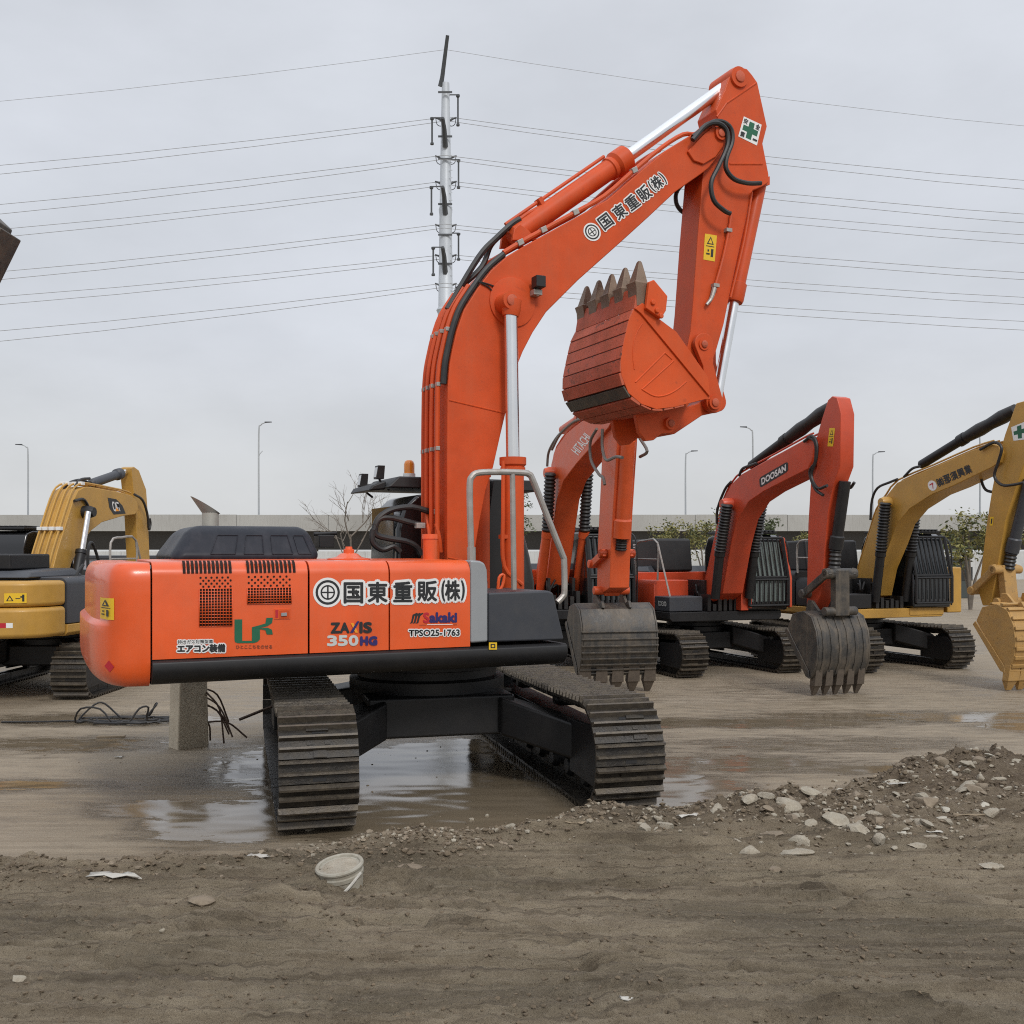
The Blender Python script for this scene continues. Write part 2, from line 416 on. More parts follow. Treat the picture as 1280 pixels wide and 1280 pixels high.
# silver corner trim with a rounded front edge
pts = A.poly([(588, 700), (600, 701), (606, 704), (609, 712), (610, 730), (610, 802.5), (588, 804)], SD)
MB().side(pts, .35, SD + .004).build("corner_trim", M["silver"], main, bev=.02)
pts = A.poly([(610.6, 741), (686, 738.5), (692, 741), (705, 797), (705, 800), (610.6, 803)], SD - .01)
MB().side(pts, .55, SD - .01).build("tool_box", M["char"], main, bev=.02)
# vents in the rear door
def vent(x0, y0, x1, y1, nx, ny, dots):
    mb = MB(); sk = lambda x: -(x - x0) * .012
    def bar(xa, ya, xb, yb, l0, l1, mi):
        p = [A.S(x, y + sk(x), SD) for x, y in ((xa, yb), (xb, yb), (xb, ya), (xa, ya))]
        mb.side(p, SD + l0, SD + l1, mi)
    bar(x0, y0, x1, y1, -.001, .0025, 1)
    for i in range(nx + 1):
        x = x0 + (x1 - x0) * i / nx; bar(x - .42, y0, x + .42, y1, .0026, .009, 0)
    for j in range(ny + 1):
        y = y0 + (y1 - y0) * j / ny; bar(x0, y - .42, x1, y + .42, .0026, .0085, 0)
    for j in range(4):
        for i in range(dots):
            cx = x0 + (i + (.25 if j % 2 == 0 else .75)) * (x1 - x0) / dots; cy = y0 - 13.8 + j * 3.75
            mb.add([(A.P(cx + 1.45 * math.cos(k * math.pi / 4), cy + sk(cx) + 1.45 * math.sin(k * math.pi / 4), SD + .0025)) for k in range(8)], [tuple(range(8))], 1)
    mb.build("vent_grille", [M["orange"], M["darkhole"]], door1, ang=0)
vent(249, 736, 290, 783, 11, 13, 6)
vent(309, 735, 364, 755, 15, 6, 7)
for x0 in (228.5, 308.5):
    mb = MB()
    for i in range(12):
        x = x0 + i * 5.25
        s0 = A.S(x, 705, SD)[0]; w = .022
        c = [(1.4990, 2.075), (1.487, 2.125), (1.462, 2.16), (1.43, 2.176)]
        for (l0, z0), (l1, z1) in zip(c, c[1:]):
            mb.add([(s0, -l0 - .006, z0 + .003), (s0 + w, -l0 - .006, z0 + .003), (s0 + w, -l1 - .005, z1 + .005), (s0, -l1 - .005, z1 + .005)], [(0, 1, 2, 3)])
    mb.build("vent_slots", M["darkhole"], door1, ang=0)
mb = MB()
def blk(x0, y0, x1, y1, l0, l1, mi): mb.side(A.poly([(x0, y1), (x1, y1 - .4), (x1, y0 - .4), (x0, y0)], SD), SD + l0, SD + l1, mi)
blk(342.5, 761, 363, 774, 0, .006, 0); blk(344, 762.5, 347.5, 772.5, .006, .009, 1); blk(349, 763, 361.5, 773, .006, .0085, 2); blk(351, 766, 358, 770, .0085, .02, 3)
mb.build("door_latch", [M["orange"], M["redfilm"], M["orange_boom"], M["silver"]], door1, bev=.002)

OUT = (0, -1, 0)
INK = [M["ink"], M["white"]]
def ring_logo(d):
    d.disc(.5, .5, .60, 1); d.disc(.5, .5, .50, 0); d.disc(.5, .5, .40, 1); d.disc(.5, .5, .30, 0); d.disc(.5, .5, .235, 1)
    k = d.h / d.w
    d.rect(.5 - .27 * k, .47, .5 + .27 * k, .53, 0); d.rect(.5 - .033 * k, .23, .5 + .033 * k, .77, 0)
def char_px(ch, x0, y0, x1, y1, parent, mats=INK, bold=.004, outline=.022, L=SD, sk=0.):
    d = Decal(rect_px(A, x0, y0, x1, y1, L, sk), OUT); d.text(ch, bold=bold, outline=outline, omi=1); return d.build("lettering", mats, parent)
d = Decal(rect_px(A, 395, 725, 424, 756, SD), OUT); ring_logo(d); d.build("emblem", INK, door2)
for ch, x0, y0, x1, y1, par in (("国", 430, 728.5, 453, 753.5, door2), ("東", 460, 728, 483.5, 752.5, door2), ("重", 492, 727.5, 514.5, 752, door3), ("販", 522, 726.5, 545.5, 751, door3),
                                ("(", 552, 726, 555.5, 751, door3), ("株", 556.5, 726, 574.5, 750, door3), (")", 576.5, 726, 580, 750, door3)):
    char_px(ch, x0, y0, x1, y1, par, bold=.006)
Z = [M["ink"], M["navy"], M["orangefilm"]]
d = Decal(rect_px(A, 414, 778, 464.5, 791, SD, .8), OUT)
d.text("Z", (0, 0, .2, .92), 0, .007); d.text("A", (.22, 0, .43, .92), 0, .006); d.text("I", (.715, 0, .745, .92), 0, .010); d.text("S", (.80, 0, .99, .92), 0, .007)
d.poly([(.47, .92), (.54, .92), (.655, -.02), (.585, -.02)], 2); d.poly([(.45, -.02), (.53, -.02), (.69, 1.08), (.63, 1.08)], 1)
d.build("lettering", Z, door2)
d = Decal(rect_px(A, 409.5, 795, 471, 807, SD, .8), OUT)
for i, ch in enumerate("350"): d.text(ch, (.0 + i * .215, 0, .175 + i * .215, 1), 0, .006)
d.text("H", (.665, .05, .80, .85), 1, .008); d.text("G", (.84, .05, .99, .85), 1, .008)
d.build("lettering", [M["greyfilm"], M["navy"]], door2)
d = Decal(rect_px(A, 512, 766, 571, 782, SD, .6), OUT)
for k in range(3):
    u = .0 + k * .06; d.poly([(u, .15), (u + .06, .2), (u + .10, .75), (u + .17, .95), (u + .15, 1.0), (u + .06, .85), (u + .03, .3)], 0)
d.text("S", (.29, .22, .40, .98), 1, .005); d.text("akaki", (.42, .25, .99, .98), 2, .006)
d.rect(.2, .02, .34, .05, 0); d.rect(.92, .02, 1.0, .05, 0); d.rect(.36, .04, .9, .09, 3)
d.build("lettering", [M["ink"], M["redfilm"], M["navy"], M["white"]], door3)
d = Decal(rect_px(A, 511, 787.5, 574, 795, SD, .6), OUT); d.text("TPSO25-1763", bold=.003, outline=.009, omi=1); d.build("lettering", INK, door3)
d = Decal(rect_px(A, 222, 806, 281, 815.5, SD, .8), OUT); d.text("エアコン装備", bold=.004, outline=.010, omi=1); d.build("lettering", INK, door1)
d = Decal(rect_px(A, 222, 800, 266, 804.5, SD, .5), OUT); d.text("排出ガス対策型車", bold=.0005, outline=.007, omi=1); d.build("lettering", INK, door1)
d = Decal(rect_px(A, 293, 772, 341, 804, SD, .5), OUT)
arc = lambda cx, cy, r, a0, a1, n=8: [(cx + r * .67 * math.cos(R(a0 + (a1 - a0) * i / n)), cy + r * math.sin(R(a0 + (a1 - a0) * i / n))) for i in range(n + 1)]
d.poly([(.0, .93), (.2, .93), (.2, .09), (.0, .12)]); d.poly([(.0, .12), (.2, .09), (.48, .09), (.6, .12), (.56, .03), (.5, .0), (.08, .0), (.02, .04)])
d.poly([(.45, .62), (.66, .66), (.66, .14), (.58, .03), (.45, .09)])
d.poly([(.45, .62), (.66, .70), (.80, .76), (.83, .98), (1.0, .98), (.98, .78), (.86, .66), (.64, .58), (.5, .58)])
d.poly([(.64, .58), (.86, .60), (.97, .52), (1.0, .33), (.84, .33), (.80, .5), (.66, .54)])
d.build("emblem", [M["greenfilm"]], door1)
d = Decal(rect_px(A, 295, 806.5, 340, 811, SD, .4), OUT); d.text("ひとここちをのせる", bold=.001); d.build("lettering", [M["brownfilm"]], door1)

# counterweight: rounded plan, softened top, an undercut step in its rear half
def cw_plan(t):          # t from 0 (right front edge) to 1 (left front edge)
    s0 = s_rear - .006; a = 2.0 * t - 1; e = 3.6
    th = math.pi * t
    c, sn = math.cos(th), math.sin(th)
    L = SD * math.copysign(abs(c) ** (2 / e), c); s = s0 - .44 * abs(sn) ** (2 / e)
    return s, L
def cw_scale(z):
    zb, zt = 1.175, 2.165
    k = 0.
    if z > zt - .16: q = (z - zt + .16) / .16; k = .10 * (1 - math.sqrt(max(0, 1 - q * q)))
    if z < zb + .20: q = (zb + .20 - z) / .20; k = .13 * (1 - math.sqrt(max(0, 1 - q * q)))
    return k
def cw_point(t, z, lift=0.):
    s, L = cw_plan(t); k = cw_scale(z)
    rear = min(1., max(0., (s_rear - s - .30) / .10))
    k += rear * (.045 if z > 1.70 else (.045 * max(0, 1 - (1.70 - z) / .035) if z > 1.665 else 0))
    s2, L2 = cw_plan(min(1, t + .004)); s1, L1 = cw_plan(max(0, t - .004))
    ts, tL = s2 - s1, L2 - L1; q = math.hypot(ts, tL) or 1
    ns, nL = -abs(tL) / q, math.copysign(abs(ts) / q, L)      # outward
    return (s + ns * (lift - k), -(L + nL * (lift - k)), z)
mb = MB(); nt_, zs_ = 72, [1.175, 1.18, 1.195, 1.22, 1.26, 1.31, 1.375, 1.5, 1.6, 1.66, 1.668, 1.68, 1.70, 1.75, 1.9, 2.005, 2.05, 2.09, 2.12, 2.145, 2.158, 2.165]
ts_ = [i / nt_ for i in range(nt_ + 1)]
mb.add([cw_point(t, z) for z in zs_ for t in ts_], [(j * (nt_ + 1) + i, j * (nt_ + 1) + i + 1, (j + 1) * (nt_ + 1) + i + 1, (j + 1) * (nt_ + 1) + i) for j in range(len(zs_) - 1) for i in range(nt_)]
       + [tuple(range(nt_ + 1)), tuple(range((len(zs_) - 1) * (nt_ + 1), len(zs_) * (nt_ + 1)))])
cw = mb.build("counterweight", M["orange"], main, ang=50)
def cw_film(t0, t1, z0, z1, name, mats, kind):
    d = Decal([cw_point(t, z, .002) for t, z in ((t0, z1), (t1, z1), (t1, z0), (t0, z0))], Vector(cw_point((t0 + t1) / 2, z0, .1)) - Vector(cw_point((t0 + t1) / 2, z0)))
    d.lift = .004; n_ = 8
    d.at = lambda u, v, lift: cw_point(t1 + (t0 - t1) * u, z0 + (z1 - z0) * v, lift)          # follows the curved casting
    if kind == "w":
        for i in range(n_): d.shape([(i / n_, 0), ((i + 1) / n_, 0), ((i + 1) / n_, 1), (i / n_, 1)], [(0, 1, 2, 3)], 0, .004)
        d.lift = .006
        for i in range(4): d.shape([(.2 + i * .15, .62 if i != 9 else 0), (.35 + i * .15, .62), (.5 + (i - 1) * .02 if i > 1 else .5 - .02 * (1 - i), .93)], [(0, 1, 2)], 1, .007)
        d.lift = .008; d.poly([(.38, .67), (.62, .67), (.5, .82)], 0); d.rect(.15, .52, .5, .555, 1); d.rect(.5, .52, .85, .555, 1); d.rect(.62, .15, .78, .45, 1); d.rect(.2, .2, .46, .26, 1); d.rect(.3, .34, .42, .42, 1)
    elif kind == "r": d.poly([(.5, 0), (1, .5), (.5, 1), (0, .5)])
    else: d.rect(0, 0, 1, 1)
    d.build(name, mats, cw)
CWF = cw_film
# boom: outline traced on its near side, then given its width
BW = .29
top_px = [(559, 702), (559, 560), (559.5, 500), (560, 480), (562, 455), (566, 434), (571, 413), (580, 387), (597, 360), (614, 337.5), (634, 320), (654, 308), (683, 292), (723, 270), (760, 249), (797, 217), (832, 188), (858, 172)]
tip_px = [(873, 163), (886, 157), (898, 154), (907, 157), (911.5, 164), (910, 175), (904, 187)]
low_px = [(886, 210), (877, 217), (844, 240), (811, 271), (778, 301), (746, 329.5), (723, 350), (703, 370), (683, 390), (666.5, 415), (654, 439), (646, 459), (642, 480), (632, 517.5), (626, 543), (617, 583), (607.5, 613.6), (600, 651), (594.6, 684), (588, 712), (578, 740), (566, 742), (560, 730)]
btop = A.poly(top_px, BW); bout = btop + A.poly(tip_px, BW) + A.poly(low_px, BW)
boom = MB().side(bout, -BW, BW).build("boom", M["orange_boom"], main, bev=.012)
mb = MB(True); nose = A.poly([(858, 190), (880, 167), (890, 160), (901, 155.5), (910, 165), (908, 176), (893, 197), (878, 206), (866, 202)], BW)
for sg in (-1, 1): mb.side(nose, sg * BW, sg * (BW + .03))
mb.build("nose_plate", M["orange_boom"], boom, bev=.01)
def pin(px, py, r, l0, l1, name="pin", par=None, mat="orange_boom", q=.55):
    s, z = A.S(px, py, l1)
    mb = MB().prof((s, -l0, z), (s, -l1, z), [(0, r), (.8, r), (1, r * .92)], 24)
    mb.prof((s, -l1 + .002, z), (s, -l1 - .018, z), [(0, r * q), (.8, r * q), (1, r * q * .85)], 16, 1)
    return mb.build(name, [M[mat], M["bucket_paint"]], par or boom)
pin(902, 166, .085, -BW - .06, BW + .06)
pin(640, 375, .105, -.52, .52)
s, z = A.S(640, 378, BW); MB().prof((s, -BW, z), (s, -BW - .02, z), [(0, .26), (.9, .26), (1, .25)], 32).build("boss_plate", M["orange_boom"], boom)
# pipes and hoses along the back of the boom
mb = MB(True); mh = MB(True); mc = MB(True)
for L, dd in ((.20, .075), (.06, .085), (-.08, .085), (-.21, .075)):
    pth = offset_path(btop, dd)
    mb.tube(lat(pth[:9], L), .026, 8, 3)
    for j in (1, 3, 6):
        s, z = pth[j]; mc.obox((s, -L, z), (.022, 0, 0), (0, .032, 0), (0, 0, .022))
mb.tube([A.P(551, 690, .2), A.P(549, 672, .22), A.P(545, 655, .2)], .022, 8, 3)
mb.tube([A.P(545, 690, .1), A.P(537, 668, .1), A.P(534, 640, -.1)], .022, 8, 3)
up = offset_path(btop, .05)
mb.tube(lat(up[10:], .26) + [A.P(868, 168, .26), A.P(876, 162, .3)], .026, 8, 3); mb.tube(lat(offset_path(btop, .045)[10:-2], .18), .02, 8, 3); mb.tube(lat(offset_path(btop, .045)[10:], -.22), .026, 8, 3)
for j in (11, 12, 13, 15): s, z = up[j]; mc.obox((s, -.26, z), (.032, 0, .018), (0, .036, 0), (-.012, 0, .028))
mh.tube(lat(offset_path(btop[3:11], .035), .25), .034, 10, 4)
mh.tube(lat([offset_path(btop, .1)[7]] + [A.S(x, y, .05) for x, y in ((598, 322), (620, 298), (640, 280), (650, 274))], .05), .032, 8, 5)
mh.tube(lat([offset_path(btop, .1)[8], A.S(604, 333, 0), A.S(616, 305, 0), A.S(634, 287, 0), A.S(646, 277, 0)], -.05), .032, 8, 5)
for x, y in ((650, 274), (646, 277)): mb.tube([A.P(x, y, .04), A.P(x + 8, y - 6, .04), A.P(x + 22, y - 14, .03)], .02, 8, 3)
mb.build("steel_pipe", M["orange_boom"], boom); mh.build("hose", M["rubber"], boom); mc.build("pipe_clamp", M["galv"], boom, bev=.006)
mh = MB(True); hz = BW + .035
mh.tube([A.P(x, y, hz) for x, y in ((866, 171), (880, 160), (893, 152), (905, 153), (914, 162), (915, 178), (908, 198), (908, 212), (918, 224), (935, 229), (951, 229))], .028, 8, 4)
mh.tube([A.P(x, y, hz + .05) for x, y in ((866, 175), (882, 157), (897, 154), (908, 163), (909, 182), (898, 208), (889, 228), (892, 250), (905, 263), (913, 267))], .028, 8, 4)
mh.tube([A.P(x, y, -.25) for x, y in ((864, 220), (847, 238), (845, 252), (850, 262), (858, 268))], .026, 8, 4)
mh.build("hose", M["rubber"], boom)
mb = MB(); s, z = A.S(673, 353, BW + .12)
mb.box(s - .055, s + .055, -BW - .19, -BW - .06, z - .06, z + .06, 0); mb.box(s - .05, s + .05, -BW - .12, -BW, z - .13, z - .07, 1); mb.tube([(s, -BW - .1, z - .14), (s, -BW - .1, z - .06)], .015, 6, 0, 1)
mb.build("work_light", [M["black"], M["galv"]], boom, bev=.008)
mb = MB(True)
mb.tube([A.P(x, y, BW + .012) for x, y in ((598, 352), (612, 360), (620, 371), (628, 378))], .008, 6, 4); mb.tube([A.P(x, y, BW + .012) for x, y in ((600, 352), (618, 358), (632, 366))], .008, 6, 4)
mb.tube([A.P(x, y, BW + .012) for x, y in ((645, 369), (658, 371), (669, 366))], .008, 6, 4)
mb.build("cable", M["rubber"], boom)
BL = BW + .001
u = (82, -61)
d = Decal(quad_px(A, (740, 290), *u, 19, 20, BL), OUT); ring_logo(d); d.build("emblem", INK, boom)
for ch, cx, cy, w, h in (("国", 756.8, 277, 16, 19), ("東", 774.2, 264.5, 16, 19), ("重", 789.8, 253, 16, 19), ("販", 804.8, 241.7, 16, 19), ("(", 814, 233.7, 2.6, 18), ("株", 820.8, 228.3, 13, 18), (")", 828.6, 222.5, 2.6, 18)):
    d = Decal(quad_px(A, (cx, cy), *u, w * .92, h * .92, BL), OUT); d.text(ch, bold=.004, outline=.014, omi=1); d.build("lettering", INK, boom)
# boom cylinders
for L in (.44, -.44):
    a = Vector(A.P(641.5, 752, .44)); b = Vector(A.P(641, 572, .44)); c = Vector(A.P(638.5, 392, .44)); e = Vector(A.P(640, 375, .44))
    for q in (a, b, c, e): q.y = -L
    mb = MB().prof(a, b, [(0, .115), (.90, .115), (.905, .13), (.93, .13), (.935, .118), (.95, .14), (1, .14)], 24)
    mb.tube([a + (b - a) * .97 + Vector((-.13, -.05, 0)), a + (b - a) * .6 + Vector((-.14, -.06, 0)), a + (b - a) * .25 + Vector((-.13, -.06, 0)), a + (b - a) * .12 + Vector((.05, -.12, 0))], .022, 8, 4)
    for q in (.45, .9): mb.obox(a + (b - a) * q + Vector((-.1, -.03, 0)), (.06, 0, 0), (0, .04, 0), (0, 0, .02))
    cy = mb.build("boom_cylinder", M["orange_boom"], main)
    MB().cyl(b, c, .07).build("rod", M["chrome"], cy)
    MB().prof(c - (e - c) * .2, e, [(0, .085), (.4, .1), (1, .1)], 20).build("rod_end", M["orange_boom"], cy)
# arm cylinder over the boom
a = Vector(A.P(638, 298, 0)); b = Vector(A.P(783, 197, 0)); e = Vector(A.P(921, 98, 0)); c = a + (b - a) * 1.0
mb = MB().prof(a, b, [(0, .07), (.03, .115), (.84, .115), (.845, .13), (.87, .13), (.88, .118), (.90, .15), (.99, .15), (1, .13)], 24)
nrm = Vector((-.6, 0, .8))
mb.tube([a + (b - a) * q + nrm * .15 for q in (.02, .2, .5, .86)], .02, 8, 0)
mb.obox(a + (b - a) * .3 + nrm * .13, (.02, 0, .015), (0, .05, 0), nrm * .05)
ac = mb.build("arm_cylinder", M["orange_boom"], main)
MB().cyl(b - (b - a) * .01, b + (e - b) * .93, .072).build("rod", M["chrome"], ac)
mb = MB()
for sg in (-1, 1): mb.side([(s_, z_) for s_, z_ in A.poly([(632, 306), (634, 292), (641, 286), (650, 292), (664, 306)], 0)], sg * .13, sg * .18)
mb.build("cylinder_bracket", M["orange_boom"], boom, bev=.008)
# arm
AW = .19
arm_px = [(906, 112), (911, 97.5), (917, 88), (925, 83.5), (934, 86), (940, 93), (947, 103), (959, 158), (953.5, 179.5), (961, 218), (961, 228), (953, 233), (941, 238), (927, 300), (914, 360), (905, 405), (895, 440), (880, 478), (862, 500), (848, 495), (852, 470), (863, 415), (866, 385), (872, 300), (879, 215), (893, 175), (898, 150), (895, 137)]
arm = MB().side(A.poly(arm_px, AW), -AW, AW).build("arm", M["orange_boom"], main, bev=.012)
pin(925, 95.5, .13, -AW - .03, AW + .03, par=arm, q=.5)
mb = MB(True)
for sg in (-1, 1):
    for p0, p1 in (((945, 104), (908, 129)), ((908, 129), (896, 146)), ((953, 205), (912, 205))):
        mb.tube([A.P(*p0, sg * AW), A.P(*p1, sg * AW)], .012, 6)
mb.build("weld_seam", M["orange_boom"], arm)
mb = MB(True)
for p0, p1 in (((561, 500), (629, 516)), ((560, 697), (590, 703))): mb.tube([A.P(*p0, BW), A.P(*p1, BW)], .009, 6)
mb.build("weld_seam", M["orange_boom"], boom)
d = Decal([A.P(x, y, AW) for x, y in ((929.6, 145.5), (951.9, 156), (946, 182), (922.6, 170.5))], OUT)
d.rect(0, 0, 1, 1, 0); d.rect(.1, .38, .9, .64, 1); d.rect(.36, .1, .64, .9, 1)
for t_, bx in (("安", (.06, .70, .28, .94)), ("全", (.72, .70, .94, .94)), ("第", (.06, .06, .28, .30)), ("一", (.72, .16, .94, .22))): d.text(t_, bx, 2, .002)
d.build("safety_sign", [M["white"], M["greenfilm"], M["ink"]], arm)
d = Decal([A.P(x, y, AW) for x, y in ((881, 292), (896, 294.5), (893.3, 327), (879, 324.5))], OUT); warning(d, True); d.build("caution_label", [M["yellow_film"], M["ink"]], arm)
mb = MB(True); mc = MB(True)
mb.tube([A.P(x, y, AW + .03) for x, y in ((914, 268), (911, 288), (903, 325), (893, 360))], .018, 8, 3)
for x, y in ((910, 288), (894, 357)): mc.obox(A.P(x, y, AW + .03), (.04, 0, 0), (0, .03, 0), (0, 0, .02))
mc.tube([A.P(x, y, AW + .04) for x, y in ((893, 360), (889, 373), (883, 381))], [.03, .018], 8, 3)
mb.tube([A.P(x, y, AW + .02) for x, y in ((940, 240), (930, 300), (913, 372))], .014, 6, 3)
mb.build("steel_pipe", M["orange_boom"], arm); mc.build("pipe_clamp", M["galv"], arm)
a = Vector(A.P(949, 230, 0)); b = Vector(A.P(917.5, 378, 0)); e = Vector(A.P(896, 498, 0))
mb = MB().prof(a, b, [(0, .085), (.02, .09), (.84, .09), (.85, .11), (.98, .11), (1, .10)], 22)
mb.obox(a + Vector((-.03, 0, -.02)), (.07, 0, .02), (0, .15, 0), (0, 0, .05))
bc = mb.build("bucket_cylinder", M["orange_boom"], main)
MB().cyl(b, e, .062).build("rod", M["chrome"], bc)
# linkage
def bar(mb, p0, p1, r0, r1, L0, L1, n=10):
    (s0, z0), (s1, z1) = A.S(*p0, L1), A.S(*p1, L1)
    t = math.atan2(z1 - z0, s1 - s0)
    pts = [(s0 + r0 * math.cos(t + math.pi / 2 + math.pi * k / n), z0 + r0 * math.sin(t + math.pi / 2 + math.pi * k / n)) for k in range(n + 1)]
    w = min(r0, r1) * .62; m0 = (s0 + (s1 - s0) * .35, z0 + (z1 - z0) * .35); nx, nz = -math.sin(t), math.cos(t)
    pts.append((m0[0] - nx * w, m0[1] - nz * w))
    pts += [(s1 + r1 * math.cos(t - math.pi / 2 + math.pi * k / n), z1 + r1 * math.sin(t - math.pi / 2 + math.pi * k / n)) for k in range(n + 1)]
    pts.append((m0[0] + nx * w, m0[1] + nz * w))
    mb.side(pts, L0, L1)
mb = MB()
for sg in (-1, 1): bar(mb, (880.5, 430), (894, 503), .13, .12, sg * (AW + .02), sg * (AW + .085))
bl = mb.build("bucket_link", M["orange_boom"], main, bev=.01)
pin(880.5, 430, .075, -AW - .10, AW + .10, par=bl); pin(894, 503, .085, -AW - .12, AW + .12, par=bl)
mb = MB(); bar(mb, (894, 503), (839, 529), .12, .13, -.16, .16); mb.build("connecting_link", M["orange_boom"], main, bev=.012)
# bucket, curled, mouth towards the boom
KW = .66
side_px = [(792.5, 386), (802, 379), (820, 397), (844, 415), (884, 472), (888, 499), (881.5, 499), (844, 508.5), (820.6, 511.5), (802, 505), (785.5, 491), (777, 469), (776, 450.6), (781, 422.5), (786.6, 399)]
bsz = A.poly(side_px, KW)
mb = MB()
for sg in (-1, 1): mb.side(bsz, sg * (KW - .03), sg * KW)
strip = A.poly([(792.5, 386), (802, 379), (820, 397), (844, 415), (884, 472), (886, 496), (881, 490), (800, 392)], KW)
for sg in (-1, 1): mb.side(strip, sg * KW, sg * (KW + .022))
for c in (((794, 478), (831, 441)), ((802, 487), (842, 451)), ((831, 441), (840, 449))): mb.tube([A.P(*c[0], KW), A.P(*c[1], KW)], .010, 6)
mb.tube([A.P(x, y, KW) for x, y in ((803, 487), (818, 495), (832, 494), (846, 487), (858, 477))], .01, 6, 3)
mb.tube([A.P(x, y, KW) for x, y in ((803, 404), (795, 418), (791, 440), (793, 462))], .008, 6, 3)
shell = A.poly([(792.5, 386), (786.6, 399), (781, 422.5), (776, 450.6), (777, 469), (785.5, 491), (802, 505), (820.6, 511.5), (844, 508.5), (881.5, 499)], KW)
inn = offset_path(shell, .035)
mb.side(shell + inn[::-1], -KW + .03, KW - .03, 1)
bucket = mb.build("bucket", [M["bucket_side"], M["bucket_gap"]], main, bev=.006, ang=28)
outp = catmull([(s_, 0, z_) for s_, z_ in shell], 8); mb2 = MB()
acc = [0.]
for p, q in zip(outp, outp[1:]): acc.append(acc[-1] + (q - p).length)
npl = 12; span = acc[-1] * .86; pitch = span / npl
def on_shell(d):
    for i in range(len(acc) - 1):
        if acc[i + 1] >= d: return outp[i].lerp(outp[i + 1], (d - acc[i]) / (acc[i + 1] - acc[i])), (outp[i + 1] - outp[i]).normalized()
for j in range(npl):                                          # weathered wear plates across the shell with the darker shell in the gaps
    p, t = on_shell((j + .5) * pitch); nn = Vector((t.z, 0, -t.x))
    nn = -nn if nn.dot(p - Vector((1.9, 0, 4.5))) < 0 else nn
    mb2.obox(p + nn * .006, t * pitch * .455, (0, KW - .004, 0), nn * (.010 if j not in (5, 7) else .018), 1 if j == 6 else 0)
mb2.build("wear_bar", [M["bucket_paint"], M["dark_steel"]], bucket, bev=.004)
lip = A.poly([(792.5, 386), (800, 383), (803, 362), (797, 357)], KW)
mb = MB().side(lip, -KW, KW)
mb.build("cutting_lip", M["bucket_paint"], bucket, bev=.008)
p0 = Vector(A.P(797.5, 360, KW - .08)); tip = Vector(A.P(799, 327, KW - .08)); ax = tip - p0
for i in range(5):
    y = -(KW - .08) + i * (2 * KW - .16) / 4
    b0 = Vector((p0.x, y, p0.z)); up_ = ax.normalized(); side_ = Vector((0, 1, 0)); th = up_.cross(side_)
    def ring(q, w, t): return [b0 + ax * q - side_ * w - th * t, b0 + ax * q + side_ * w - th * t, b0 + ax * q + side_ * w + th * t, b0 + ax * q - side_ * w + th * t]
    mb = MB(); rs = [ring(-.75, .085, .055), ring(-.1, .09, .075), ring(.14, .098, .10), ring(.18, .075, .075), ring(.55, .055, .05), ring(.95, .028, .022), ring(1.02, .016, .012)]
    mb.add([v for r_ in rs for v in r_], [(3, 2, 1, 0), (24, 25, 26, 27)] + [(4 * j + k, 4 * j + (k + 1) % 4, 4 * j + 4 + (k + 1) % 4, 4 * j + 4 + k) for j in range(6) for k in range(4)])
    mb.build("tooth", M["tooth"], bucket, bev=.008)
cutp = A.poly([(807, 354), (813, 351.5), (830, 372), (828, 390), (822, 400), (803, 387)], KW)
for sg in (-1, 1):
    mb = MB().side(cutp, sg * (KW + .022), sg * (KW + .075))
    for x, y in ((811, 380), (816, 390), (821, 397)): s, z = A.S(x, y, KW); mb.prof((s, -sg * (KW + .07), z), (s, -sg * (KW + .10), z), [(0, .03), (1, .03)], 8)
    mb.build("side_cutter", M["bucket_side"], bucket, bev=.01)
ear = A.poly([(792, 492), (868, 492), (862, 505), (852, 520), (849, 535), (840, 541), (828, 542), (818, 550), (808, 551), (800, 540), (796, 520)], .3)
mb = MB(True)
for L0, L1 in ((.22, .29), (-.22, -.29)): mb.side(ear, L0, L1)
mb.build("bucket_ear", M["bucket_side"], bucket, bev=.01)
pin(839, 529, .075, -.34, .34, par=bucket, mat="bucket_side")
pin(862, 484, .1, -.34, .34, par=arm)
# cab on the far side, with roof guard, lamps and beacon
cabp = [(-.12, 1.40), (-.16, 1.9), (-.15, 2.5), (-.08, 2.74), (.08, 2.88), (1.15, 2.9), (1.28, 2.83), (1.46, 2.2), (1.52, 1.9), (1.52, 1.40)]
cab = MB().side(cabp, -1.5, -.52).build("cab", M["black_gloss"], main, bev=.05, seg=3)
mb = MB().side([(.15, 1.95), (.15, 2.75), (.7, 2.78), (.7, 1.95)], -.52, -.512).side([(.78, 1.9), (.78, 2.78), (1.16, 2.80), (1.38, 2.2), (1.42, 1.9)], -.52, -.512)
mb.along([(-1.4, 2.0), (-.62, 2.0), (-.62, 2.75), (-1.4, 2.75)], -.163, -.155)
mb.build("window", M["glass_dark"], cab)
mb = MB().hexa([(-.24, .60, 2.95), (1.6, .60, 2.95), (1.6, 1.56, 2.95), (-.24, 1.56, 2.95)], [(-.1, .62, 3.08), (1.55, .62, 3.08), (1.55, 1.54, 3.08), (-.1, 1.54, 3.08)])
mb.hexa([(-.40, .75, 2.92), (-.2, .75, 2.94), (-.2, 1.5, 2.94), (-.40, 1.5, 2.92)], [(-.36, .75, 2.98), (-.2, .75, 3.04), (-.2, 1.5, 3.04), (-.36, 1.5, 2.98)])
guard = mb.build("roof_guard", M["black"], cab, bev=.02)
